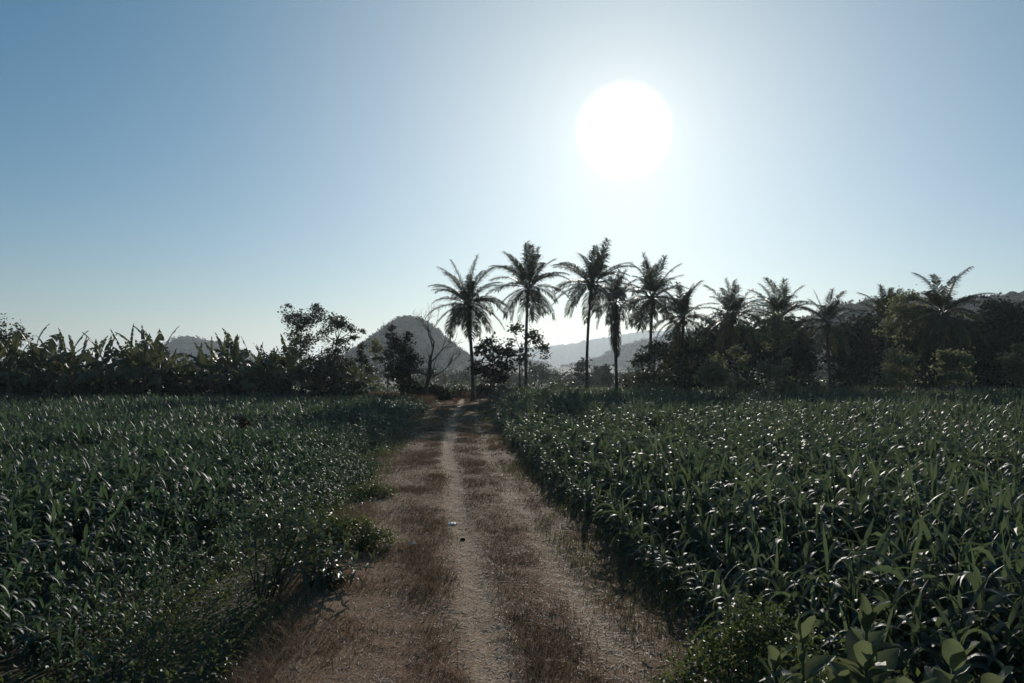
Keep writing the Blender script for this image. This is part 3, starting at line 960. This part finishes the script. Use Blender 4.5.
# dark masses behind
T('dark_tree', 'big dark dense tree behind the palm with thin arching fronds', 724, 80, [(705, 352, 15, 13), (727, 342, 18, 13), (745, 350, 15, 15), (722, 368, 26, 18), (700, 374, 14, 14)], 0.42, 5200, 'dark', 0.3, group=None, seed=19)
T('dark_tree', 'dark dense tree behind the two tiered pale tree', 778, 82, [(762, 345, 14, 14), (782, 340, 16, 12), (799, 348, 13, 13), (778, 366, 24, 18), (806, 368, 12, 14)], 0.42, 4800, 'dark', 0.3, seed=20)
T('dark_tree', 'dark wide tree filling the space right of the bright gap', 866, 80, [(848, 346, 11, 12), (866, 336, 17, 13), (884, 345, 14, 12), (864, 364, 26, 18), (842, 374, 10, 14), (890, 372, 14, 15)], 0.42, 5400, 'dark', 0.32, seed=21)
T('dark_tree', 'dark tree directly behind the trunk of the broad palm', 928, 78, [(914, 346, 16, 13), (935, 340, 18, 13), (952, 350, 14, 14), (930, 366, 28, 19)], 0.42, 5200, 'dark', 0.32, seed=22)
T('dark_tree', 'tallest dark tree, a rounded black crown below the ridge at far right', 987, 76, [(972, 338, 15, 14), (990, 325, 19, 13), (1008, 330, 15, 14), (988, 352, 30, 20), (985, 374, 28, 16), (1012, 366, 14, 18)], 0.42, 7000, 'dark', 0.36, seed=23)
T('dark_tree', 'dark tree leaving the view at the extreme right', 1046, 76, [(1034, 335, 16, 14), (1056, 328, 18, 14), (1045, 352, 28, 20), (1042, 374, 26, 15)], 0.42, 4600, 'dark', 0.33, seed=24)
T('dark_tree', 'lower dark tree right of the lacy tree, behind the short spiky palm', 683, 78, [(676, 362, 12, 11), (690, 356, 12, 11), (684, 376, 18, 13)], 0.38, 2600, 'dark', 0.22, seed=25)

# undergrowth bushes at the foot of the tree line
bush_rows = [(420, 63, 8, 8, 'dark', 'dark bush under the bare tree'), (436, 64, 12, 9, 'dark', 'dark low bush with glinting leaves where the track ends'), (462, 72, 10, 6, 'mid', 'low green bush behind the end of the track'), (484, 71, 9, 7, 'dark', 'small dark bush closing the end of the track by the palm trunk'),
             (345, 61, 15, 12, 'dark', 'dark bush below the slender tree with side sprays'), (310, 60, 14, 10, 'dark', 'dark bush at the foot of the airy flat topped tree'),
             (283, 62, 13, 13, 'dark', 'dark bush between the bananas and the airy tree'), (503, 64, 10, 8, 'mid', 'low bush beside the small dark round tree'),
             (560, 74, 12, 6, 'mid', 'low bush between the two tallest palms'), (632, 72, 11, 11, 'mid', 'rounded bush right of the palm with the skirt'),
             (664, 70, 18, 10, 'dark', 'dark bush under the lacy tree'), (700, 70, 17, 12, 'dark', 'dark bush behind the small pale rounded tree'),
             (742, 72, 17, 12, 'dark', 'dark bush at the foot of the darkest tree'), (808, 74, 14, 10, 'dark', 'dark bush left of the lone palm in the gap'),
             (848, 74, 16, 12, 'dark', 'dark bush right of the lone palm in the gap'), (886, 70, 16, 11, 'dark', 'dark bush below the narrow palm'),
             (930, 68, 18, 12, 'dark', 'dark bush at the foot of the broad palm'), (975, 68, 20, 12, 'dark', 'dark bush right of the lollipop shaped tree'),
             (1012, 66, 16, 10, 'dark', 'dark bush behind the pale tree at extreme right')]
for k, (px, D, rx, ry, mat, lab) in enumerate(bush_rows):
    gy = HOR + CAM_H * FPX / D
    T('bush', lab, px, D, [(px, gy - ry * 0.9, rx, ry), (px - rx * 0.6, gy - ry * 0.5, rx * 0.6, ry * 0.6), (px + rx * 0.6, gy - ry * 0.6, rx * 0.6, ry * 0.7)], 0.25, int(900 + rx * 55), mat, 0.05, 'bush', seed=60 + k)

# far trees in the haze beyond the pale field
far_trees = [(428, 210, 366, 14, 'hazy far tree right of the ivy column'), (452, 240, 372, 16, 'hazy low far tree behind the track end'), (470, 230, 370, 10, 'hazy far tree behind the trunk of the track palm'),
             (508, 230, 372, 14, 'hazy far tree behind the small dark round tree'), (541, 190, 362, 14, 'hazy umbrella shaped far tree right of the tall straight palm'), (556, 260, 376, 12, 'hazy small far tree beside the umbrella shaped one'),
             (570, 240, 374, 12, 'hazy far tree just left of the tallest palm'), (583, 170, 361, 9, 'darker far tree with a tall narrow crown by the tallest palm'), (597, 180, 366, 8, 'far tree right of the trunk of the tallest palm'),
             (606, 160, 366, 5, 'small far tree on a bare stem left of the skirt palm'), (628, 200, 368, 12, 'hazy far tree right of the skirt palm'), (640, 220, 366, 14, 'hazy far tree behind the lacy tree'),
             (822, 220, 362, 14, 'hazy far tree seen through the bright gap'), (200, 200, 366, 18, 'far tree seen between banana stems below the blue hill'), (268, 210, 364, 16, 'far tree seen behind the last bananas'),
             (365, 220, 366, 14, 'hazy far tree left of the ivy column'), (388, 230, 368, 14, 'hazy far tree behind the ivy column')]
for k, (px, D, ty, w, lab) in enumerate(far_trees):
    zb = -float(dip(D)) - 0.05
    gy = HOR + (CAM_H - zb) * FPX / D
    h = gy - ty
    T('far_tree', lab, px, D, [(px, ty + h * 0.3, w * 0.8, h * 0.3), (px - w * 0.5, ty + h * 0.5, w * 0.6, h * 0.25), (px + w * 0.5, ty + h * 0.48, w * 0.6, h * 0.25)], 0.8, 700, 'mid', 0.25, seed=90 + k, zb=zb)


# bare tree
def bare_tree(label, px, D, topy, seed, bend=0.2):
    r = np.random.default_rng(seed)
    x0 = wx(px, D)
    H = wz(topy, D)
    t_ = thing('bare_tree', label, 'tree', (x0, D, 0))
    wood = Acc()

    def grow(p, d, l, rad, depth):
        n = 5
        pts = [p]
        dd = d
        for _ in range(n):
            dd = unit(dd + r.normal(0, 0.13, 3) + np.array([0, 0, 0.05]))
            pts.append(pts[-1] + dd * l / n)
        tube(wood, np.array(pts), np.linspace(rad, rad * 0.55, n + 1), 6 if depth < 2 else 4)
        if depth >= 5: return
        for _ in range(3 if depth < 4 else 2):
            k = r.integers(2, n + 1)
            nd = unit(dd + r.normal(0, 0.55, 3) * [1, 0.8, 0.7])
            grow(pts[k], nd, l * r.uniform(0.55, 0.75), rad * 0.52, depth + 1)

    grow(np.array([0, 0, -0.1]), unit(np.array([0.05, 0, 1.0])), H * 0.50, 0.22, 0)
    wood.build('trunk', M['bark'], t_)


bare_tree('leafless tree with fine twigs against the cone shaped hill', 425, 62, 300, 42)
bare_tree('smaller leafless tree rising out of the ivy column', 409, 62, 325, 9)


# ---------------------------------------------------------------- banana plants
def banana_template(r, h):
    st, fo = Acc(), Acc()
    zz = np.linspace(-0.05, h * 0.5, 6)
    tube(st, np.stack([0.03 * zz * r.normal(), 0.03 * zz * r.normal(), zz], -1), np.linspace(0.13, 0.07, 6), 8)
    n = r.integers(9, 13)
    for i in range(n):
        f = i / (n - 1)
        phi = i * 2.4 + r.normal(0, 0.3)
        L = h * 0.44 * r.uniform(0.8, 1.2)
        e0 = R(32 + 38 * f + r.normal(0, 10))
        bend = R(max(8, 105 - 92 * f + r.normal(0, 22)))
        segs = 9
        t = np.linspace(0, 1, segs + 1)
        e = e0 - bend * t ** 1.8
        em = (e[:-1] + e[1:]) / 2
        ds = L / segs
        rad = np.concatenate([[0], np.cumsum(np.cos(em) * ds)]) + 0.05
        zc = h * (0.26 + 0.24 * f) + np.concatenate([[0], np.cumsum(np.sin(em) * ds)])
        P = np.stack([rad * math.cos(phi), rad * math.sin(phi), np.maximum(zc, 0.05)], -1)
        side = np.stack([np.full(segs + 1, -math.sin(phi)), np.full(segs + 1, math.cos(phi)), np.zeros(segs + 1)], -1)
        nrm = np.stack([-np.sin(e) * math.cos(phi), -np.sin(e) * math.sin(phi), np.cos(e)], -1)
        W = 0.62 * np.clip((t - 0.10) * 5, 0.06, 1) * np.clip((1 - t) * 4, 0.05, 1) ** 0.7
        if f > 0.8: W = W * r.uniform(0.3, 0.6)            # rolled spear leaf
        # torn blade: each pair of segments its own piece hanging a little
        rl = 0.5 * r.normal()
        side2 = side * math.cos(rl) + nrm * math.sin(rl)
        tube(fo, P, np.linspace(0.03, 0.006, segs + 1), 4, False)
        for sd in (1, -1):
            for k in range(segs):
                a0, a1 = P[k], P[k + 1] - (P[k + 1] - P[k]) * r.uniform(0.0, 0.25)
                dn = np.array([0, 0, -1]) * W[k] * r.uniform(0.05, 0.5)
                b0 = P[k] + sd * side2[k] * W[k] * 0.5 + dn
                b1 = P[k + 1] + sd * side2[k] * W[k + 1] * 0.5 + dn * 1.1
                fo.add([a0, a1, b1, b0], [[0, 1, 2, 3]])
    return st.mesh('stem', M['bark']), fo.mesh('foliage', M['banana'], smooth=False)


br = np.random.default_rng(77)
BAN = [banana_template(br, 5.4) for _ in range(7)]
k = 0
for row, (D, step) in enumerate(((62, 15), (66, 17))):
    px = -18 - 5 * row
    while px < 292:
        p = px + br.normal(0, 4)
        dd = D + br.normal(0, 0.7)
        hs = np.interp(p, [0, 60, 110, 160, 185, 200, 240, 280], [1.3, 1.22, 1.3, 1.2, 0.92, 1.0, 1.2, 1.12]) * br.uniform(0.8, 1.1)
        if p < 80: lab, g = 'banana plant in the dense stretch at the left end of the banana row', 'banana plants at the left end of the row'
        elif p < 165: lab, g = 'banana plant in the middle of the row with leaves spearing into the sky', 'banana plants in the middle of the row'
        elif p < 222: lab, g = 'lower banana plant in the dip of the row below the small blue hill', 'banana plants below the small blue hill'
        else: lab, g = 'banana plant in the looser group just before the slender trees', 'banana plants before the slender trees'
        t_ = thing('banana_plant', lab, 'banana plant', (wx(p, dd), dd, 0), br.uniform(0, 6.28), g, hs)
        sm, fm = BAN[br.integers(0, len(BAN))]
        link_mesh('stem', sm, t_); link_mesh('foliage', fm, t_)
        px += step * br.uniform(0.75, 1.25)
for p, D, s, lab in ((352, 62, 0.82, 'banana plant with arching leaves before the cone shaped hill'), (366, 64, 0.7, 'smaller banana plant right of the arching one, before the cone shaped hill'), (446, 66, 0.42, 'low banana shoot with drooping leaf beside the leafless tree'),
                     (340, 65, 0.8, 'banana plant hidden behind the slender tree with side sprays'), (318, 66, 0.78, 'banana plant between the trunks of the two slender trees')):
    t_ = thing('banana_plant', lab, 'banana plant', (wx(p, D), D, 0), br.uniform(0, 6.28), None, s)
    sm, fm = BAN[br.integers(0, len(BAN))]
    link_mesh('stem', sm, t_); link_mesh('foliage', fm, t_)
for k, px in enumerate(range(-10, 290, 25)):
    lab = 'dark undergrowth bush at the shaded foot of the banana row'
    if k % 2: T('bush', 'low dark bush in front of the banana stems at the field edge', px + 11, 60.5, [(px + 11, 396, 13, 7), (px + 19, 393, 9, 6)], 0.24, 1100, 'dark', 0.04, 'bush', 'low bushes in front of the banana stems', seed=170 + k)
    T('bush', lab, px, 66, [(px, 390, 15, 10), (px + 8, 384, 10, 9)], 0.3, 1300, 'dark', 0.05, 'bush', 'bushes under the banana row', seed=140 + k)


# ---------------------------------------------------------------- plants near the camera
def leaf_blade(acc, r, base, d, L, Wd, obovate=True, droop=0.25, fold=0.26, segs=8):
    """One broad leaf from its base along d."""
    d = unit(np.asarray(d, float))
    up = np.array([0, 0, 1.0])
    side = unit(np.cross(d, up) + r.normal(0, 0.15, 3))
    nrm = unit(np.cross(side, d))
    t = np.linspace(0, 1, segs + 1)
    P = base + d * (t * L)[:, None] + nrm * (-droop * L * t ** 2)[:, None]
    W = Wd * (np.sin(np.pi * np.clip(t, 0, 1) ** (0.85 if obovate else 0.7)) ** 0.65) * (0.9 if obovate else 1)
    W[0], W[-1] = Wd * 0.12, Wd * 0.10
    ribbon(acc, P, W, np.repeat(side[None], segs + 1, 0), fold, np.repeat(nrm[None], segs + 1, 0), 0.10)


def broad_shrub(label, loc, stems, seed, leafL=0.24, leafW=0.15, name='milkweed_shrub', mat='waxy', gap=0.13, start=0.25, obov=True, srad=0.02, el0=0.15, pw=1.3):
    r = np.random.default_rng(seed)
    t_ = thing(name, label, 'shrub', loc)
    st, fo = Acc(), Acc()
    for (dx, dy, h) in stems:
        n = 8
        t = np.linspace(0, 1, n)
        P = np.stack([dx * t ** pw, dy * t ** pw, -0.03 + h * t], -1)
        tube(st, P, np.linspace(srad, srad * 0.4, n), 6)
        z = start * h
        i = 0
        while z < h:
            f = z / h
            c = np.array([np.interp(f, t, P[:, k]) for k in range(3)])
            ph = i * np.pi / 2 + r.normal(0, 0.25)
            s = (0.75 + 0.45 * math.sin(np.pi * min(1, f))) * (1.0 if f < 0.9 else 0.7)
            el = el0 + 0.75 * f ** 2 + r.normal(0, 0.15)
            for q in (0, np.pi):
                d = np.array([math.cos(ph + q) * math.cos(el), math.sin(ph + q) * math.cos(el), math.sin(el)])
                leaf_blade(fo, r, c, d, leafL * s * r.uniform(0.85, 1.15), leafW * s * r.uniform(0.85, 1.1), obov, r.normal(0.3, 0.25))
            z += gap * r.uniform(0.8, 1.2)
            i += 1
        for q in (-1, 1):
            d = np.array([q * 0.32 + r.normal(0, 0.1), -0.42 + r.normal(0, 0.15), 1])
            leaf_blade(fo, r, P[-1], d, leafL * 0.8, leafW * 0.85, obov, 0.05)
    st.build('stem', M['weed' if mat == 'waxy' else 'bark'], t_, smooth=True)
    fo.build('foliage', M[mat], t_)
    return t_


def small_bush(label, loc, lobes, n, leaf, seed, mat='weed', name='leafy_bush', stems=14, loose=0.055):
    r = np.random.default_rng(seed)
    t_ = thing(name, label, 'bush', loc)
    st, fo = Acc(), Acc()
    vol = np.array([a_ * b_ * c_ for *_, a_, b_, c_ in lobes]) ** 0.67
    for (x, y, z, a_, b_, c_), m in zip(lobes, (n * vol / vol.sum()).astype(int)):
        c, rad = np.array([x, y, z]), np.array([a_, b_, c_])
        for _ in range(stems):
            d = unit(r.normal(size=3)) * rad * r.uniform(0.6, 1.05)
            q = c + d
            q[2] = max(q[2], 0.06)
            s0 = np.array([x * 0.3 + r.normal(0, 0.05), y * 0.3 + r.normal(0, 0.05), -0.02])
            tube(st, np.array([s0, (s0 + q) / 2 + [0, 0, 0.12 * c_], q]), [0.010, 0.007, 0.003], 4)
        nc = m // 9
        d = unit(r.normal(size=(nc, 3)))
        C = c + d * rad * (0.35 + 0.65 * r.random((nc, 1))) ** 0.6 * r.uniform(0.8, 1.15, (nc, 1))
        w = r.integers(0, nc, m)
        pts = C[w] + r.normal(size=(m, 3)) * loose
        pts[:, 2] = np.maximum(pts[:, 2], 0.02)
        leaf_quads(fo, pts, leaf, 0.45, 0.52, 0.4, r)
    st.build('stem', M['bark'], t_)
    fo.build('foliage', M[mat], t_, smooth=False)
    return t_


# bottom right corner
broad_shrub('tallest of the broad leaved milkweed plants in the bottom right corner', (*at(862, 683, 4.1)[:2], 0), [(0.05, 0.05, 1.62), (-0.02, -0.1, 1.45)], 1, 0.27, 0.16, gap=0.105, el0=0.35)
broad_shrub('broad leaved milkweed shrub rightmost of the three, before the maize', (*at(938, 683, 4.0)[:2], 0), [(0.05, -0.05, 1.47), (0.3, 0.05, 1.28), (-0.2, -0.1, 1.3)], 2, 0.28, 0.15, gap=0.105, el0=0.3)
broad_shrub('milkweed shrub with narrower leaves, the one next to the dense small leaved bush', (*at(803, 683, 4.5)[:2], 0), [(0.0, 0.0, 1.42), (0.12, -0.15, 1.2), (-0.15, 0.05, 1.25)], 3, 0.24, 0.115, gap=0.1, el0=0.4)
small_bush('dense small leaved bush between the maize and the track, in front', (*at(742, 683, 5.9)[:2], 0), [(0, 0, 0.55, 0.5, 0.45, 0.5), (0.12, 0.05, 0.98, 0.28, 0.25, 0.25), (-0.42, -0.05, 0.35, 0.34, 0.3, 0.36), (0.45, -0.1, 0.5, 0.35, 0.3, 0.5)], 6500, 0.055, 4)
small_bush('small leaved bush tangled among the milkweed stems', (*at(840, 683, 4.9)[:2], 0), [(0, 0, 0.7, 0.4, 0.35, 0.5), (0.5, -0.1, 0.55, 0.4, 0.35, 0.45)], 3000, 0.05, 5)
# left of the track
small_bush('loose leafy shrub with glinting leaves on thin upright stems, beside the track', (*at(262, 683, 9.9)[:2], 0.02), [(0.32, 0.05, 0.98, 0.40, 0.32, 0.26), (-0.12, 0.1, 0.8, 0.24, 0.24, 0.3), (0.68, 0.0, 0.72, 0.28, 0.26, 0.3), (0.2, 0.2, 0.55, 0.3, 0.3, 0.25)], 900, 0.105, 6, 'lance', 'leafy_shrub', 5, 0.11)
broad_shrub('sprawling shrub with long narrow whitish leaves arching over the verge', (*at(318, 683, 9.8)[:2], 0.08), [(0.5, -0.15, 0.5), (0.2, -0.3, 0.55), (-0.35, -0.1, 0.6), (0.3, 0.25, 0.65), (0.66, 0.2, 0.4), (-0.1, 0.3, 0.7), (0.0, -0.2, 0.45), (0.35, 0.0, 0.6)], 7, 0.24, 0.05, 'narrow_leaved_shrub', 'lance', 0.04, 0.25, False, srad=0.008, el0=-0.3)
small_bush('low dark green bush spreading onto the brown verge left of the ruts', (*at(352, 683, 12.2)[:2], 0.05), [(0, 0, 0.26, 0.5, 0.45, 0.3), (-0.55, 0.1, 0.3, 0.45, 0.4, 0.32), (0.4, -0.05, 0.18, 0.3, 0.3, 0.2)], 3800, 0.06, 8)
small_bush('low weed clump further along the left verge casting a short dark shadow', (*at(372, 683, 17.0)[:2], 0.03), [(0, 0, 0.15, 0.5, 0.3, 0.18)], 1300, 0.06, 9)


# withered plants that stand out of the crops
def withered(name, label, loc, h, head, mat, seed, low=0):
    r = np.random.default_rng(seed)
    t_ = thing(name, label, 'dead plant', loc)
    st, fo = Acc(), Acc()
    tube(st, [[0, 0, -0.02], [0.02, 0, h * 0.5], [0, 0.02, h]], [0.016, 0.012, 0.006], 5)
    C = np.array([0, 0, h - head * 0.2]) + r.normal(size=(110, 3)) * head * 0.42
    leaf_quads(fo, C, head * 0.55, 0.0, 0.32, 0.4, r)
    for _ in range(26):
        z = r.uniform(h * 0.35, h * 0.8)
        an = r.uniform(0, 6.28)
        leaf_blade(fo, r, np.array([0, 0, z]), [math.cos(an), math.sin(an), -0.9], head * 0.9, head * 0.16, False, 0.4)
    st.build('stem', M['bark'] if low == 0 else M[mat], t_)
    fo.build('foliage', M[mat], t_, smooth=False)


withered('withered_plant', 'dead rust brown plant with a dark head sticking out of the young maize', (*at(241, 683, 25)[:2], 0), 1.2, 0.26, 'rust', 1)
withered('withered_plant', 'dry orange plant before the dark trees, taller of the orange pair', (*at(902, 683, 52)[:2], 0), 1.55, 0.22, 'orange', 2, 1)
withered('withered_plant', 'dry orange plant before the dark trees, thinner of the orange pair', (*at(910, 683, 52)[:2], 0), 1.5, 0.16, 'orange', 3, 1)


# things lying on the track
def lump(name, label, cat, px, py, size, mat, seed, flat=0.5):
    r = np.random.default_rng(seed)
    Y = CAM_H * FPX / (py - HOR)
    X = wx(px, Y)
    th, ph = np.meshgrid(np.linspace(0.02, np.pi - 0.02, 10), np.linspace(0, 2 * np.pi, 15))
    n = Noise2(seed)
    k = 1 + 0.28 * n(np.cos(ph) * 1.7 + 5, np.sin(ph) * 1.7 + th * 1.4, 2)
    a = Acc()
    grid(a, size * k * np.sin(th) * np.cos(ph), size * 0.7 * k * np.sin(th) * np.sin(ph), size * flat * k * np.cos(th))
    o = a.build(name, M[mat], smooth=False)
    o.location = (X, Y, float(track_z(X - centre(Y), Y)) + size * flat * 0.35)
    o.rotation_euler = (0, 0, r.uniform(0, 3))
    tag(o, label, cat)


lump('stone', 'flat pale stone on the brown verge left of the ruts', 'stone', 414, 549, 0.11, 'stone', 1, 0.35)
lump('paper_scrap', 'small white scrap lying in the pale left rut', 'litter', 452, 525, 0.10, 'white', 2, 0.25)
lump('dirt_clod', 'small black clod on the grassy hump between the ruts', 'clod', 463, 541, 0.042, 'clod', 3, 0.7)


def dry_leaf(label, px, py, seed, L):
    r = np.random.default_rng(seed)
    Y = CAM_H * FPX / (py - HOR)
    X = wx(px, Y)
    a = Acc()
    for q in (0.3, 2.2):
        leaf_blade(a, r, np.array([0, 0, 0.02]), [math.cos(q), math.sin(q), 0.25], L, L * 0.3, False, 0.3)
    o = a.build('fallen_leaf', M['straw'])
    o.location = (X, Y, float(track_z(X - centre(Y), Y)) + 0.015)
    tag(o, label, 'fallen leaf')


dry_leaf('pale curled dead leaf at the track edge before the small leaved bush', 652, 668, 3, 0.16)


def twig(label, px, py, L, az, seed):
    r = np.random.default_rng(seed)
    Y = CAM_H * FPX / (py - HOR)
    X = wx(px, Y)
    a = Acc()
    d = np.array([math.cos(az), math.sin(az), 0.12])
    P = np.array([d * s + r.normal(0, 0.008, 3) for s in np.linspace(0, L, 6)])
    P[:, 2] += 0.02
    tube(a, P, np.linspace(0.006, 0.003, 6), 5)
    tube(a, [P[3], P[3] + [0.03, 0.08, 0.03], P[3] + [0.04, 0.15, 0.05]], [0.004, 0.003, 0.002], 4)
    o = a.build('twig', M['straw'])
    o.location = (X, Y, float(track_z(X - centre(Y), Y)) + 0.01)
    tag(o, label, 'twig')


twig('thin pale forked twig lying on the right side of the track', 586, 604, 0.36, 1.1, 4)

# ---------------------------------------------------------------- air
hb = bpy.data.meshes.new('haze')
x0, x1, y0, y1, z0, z1 = -9100, 9100, -260, 9700, -6, 190
hb.from_pydata([(x0, y0, z0), (x1, y0, z0), (x1, y1, z0), (x0, y1, z0), (x0, y0, z1), (x1, y0, z1), (x1, y1, z1), (x0, y1, z1)], [],
               [(3, 2, 1, 0), (4, 5, 6, 7), (0, 1, 5, 4), (1, 2, 6, 5), (2, 3, 7, 6), (3, 0, 4, 7)])
hz = bpy.data.objects.new('haze', hb)
COL.objects.link(hz)
tag(hz, kind='stuff')
m, nt, out = nodes_of('haze')
pv = nt.nodes.new('ShaderNodeVolumePrincipled')
pv.inputs['Color'].default_value = (0.80, 0.91, 1.0, 1)
pv.inputs['Density'].default_value = 0.0002
pv.inputs['Anisotropy'].default_value = 0.45
nt.links.new(pv.outputs[0], out.inputs['Volume'])
hb.materials.append(m)

# ---------------------------------------------------------------- sky and sun
w = bpy.data.worlds.new('World')
scene.world = w
w.use_nodes = True
nt = w.node_tree
nt.nodes.clear()
out = nt.nodes.new('ShaderNodeOutputWorld')
bg = nt.nodes.new('ShaderNodeBackground')
sky = nt.nodes.new('ShaderNodeTexSky')
sky.sky_type = 'NISHITA'
sky.sun_disc = False
sky.sun_elevation = SUN_EL
sky.sun_rotation = SUN_AZ
sky.air_density = 1.0
sky.dust_density = 0.1
sky.ozone_density = 3.0
bg.inputs['Strength'].default_value = 0.067
tc = nt.nodes.new('ShaderNodeTexCoord')
# the sun itself and the bright aureole of dusty air round it
dot = nt.nodes.new('ShaderNodeVectorMath'); dot.operation = 'DOT_PRODUCT'
nt.links.new(tc.outputs['Generated'], dot.inputs[0])
dot.inputs[1].default_value = tuple(SUN)
ac = nt.nodes.new('ShaderNodeMath'); ac.operation = 'ARCCOSINE'; ac.use_clamp = False
nt.links.new(dot.outputs['Value'], ac.inputs[0])


def math_node(op, a_, b_=None, c_=None):
    n_ = nt.nodes.new('ShaderNodeMath'); n_.operation = op
    for k_, v_ in enumerate((a_, b_, c_)):
        if v_ is None: continue
        if isinstance(v_, (int, float)): n_.inputs[k_].default_value = v_
        else: nt.links.new(v_, n_.inputs[k_])
    return n_.outputs[0]


def halo(deg, amp, power=1.0):
    q = math_node('DIVIDE', ac.outputs[0], R(deg))
    if power != 1: q = math_node('POWER', q, power)
    return math_node('MULTIPLY', math_node('EXPONENT', math_node('MULTIPLY', q, -1.0)), amp)


mr = nt.nodes.new('ShaderNodeMapRange')
mr.interpolation_type = 'SMOOTHSTEP'
mr.inputs['From Min'].default_value = R(3.75)
mr.inputs['From Max'].default_value = R(2.2)
mr.inputs['To Min'].default_value = 0
mr.inputs['To Max'].default_value = 10
nt.links.new(ac.outputs[0], mr.inputs['Value'])
tot = math_node('ADD', math_node('ADD', mr.outputs[0], halo(3.5, 6.0)), halo(19.5, 9.4, 1.7))
cmb = nt.nodes.new('ShaderNodeMix'); cmb.data_type = 'RGBA'; cmb.blend_type = 'ADD'
cmb.inputs[0].default_value = 1.0
gl = nt.nodes.new('ShaderNodeVectorMath'); gl.operation = 'SCALE'
gl.inputs[0].default_value = (1.0, 0.83, 0.63)
nt.links.new(tot, gl.inputs['Scale'])
tint = nt.nodes.new('ShaderNodeMix'); tint.data_type = 'RGBA'; tint.blend_type = 'MULTIPLY'
tint.inputs[0].default_value = 1.0
# clear air overhead is bluer than the milky air low down
sep = nt.nodes.new('ShaderNodeSeparateXYZ')
nt.links.new(tc.outputs['Generated'], sep.inputs[0])
el_ = nt.nodes.new('ShaderNodeMapRange')
el_.inputs['From Min'].default_value = 0.02
el_.inputs['From Max'].default_value = 0.46
nt.links.new(sep.outputs['Z'], el_.inputs['Value'])
tm = nt.nodes.new('ShaderNodeMix'); tm.data_type = 'RGBA'
tm.inputs[6].default_value = (1.02, 1.02, 1.04, 1)
tm.inputs[7].default_value = (0.36, 1.04, 1.10, 1)
nt.links.new(el_.outputs[0], tm.inputs[0])
nt.links.new(tm.outputs[2], tint.inputs[7])
nt.links.new(sky.outputs[0], tint.inputs[6])
nt.links.new(tint.outputs[2], cmb.inputs[6])
nt.links.new(gl.outputs[0], cmb.inputs[7])
nt.links.new(cmb.outputs[2], bg.inputs['Color'])
nt.links.new(bg.outputs[0], out.inputs[0])

ld = bpy.data.lights.new('sun', 'SUN')
ld.energy = 4.0
ld.angle = R(0.53)
ld.color = (1.0, 0.93, 0.83)
lo = bpy.data.objects.new('sun', ld)
COL.objects.link(lo)
lo.location = (20, 100, 60)
lo.rotation_euler = Vector(SUN).to_track_quat('Z', 'Y').to_euler()

# ---------------------------------------------------------------- render settings
vs = scene.view_settings
vs.view_transform = 'Standard'
vs.look = 'None'
vs.exposure = -0.1
vs.gamma = 1.0
vs.use_curve_mapping = False
cy = scene.cycles
cy.use_denoising = True
cy.max_bounces = 5
cy.diffuse_bounces = 2
cy.glossy_bounces = 2
cy.transmission_bounces = 3
cy.volume_bounces = 0
cy.transparent_max_bounces = 4
cy.sample_clamp_indirect = 4
cy.caustics_reflective = False
cy.caustics_refractive = False
scene.render.use_persistent_data = False
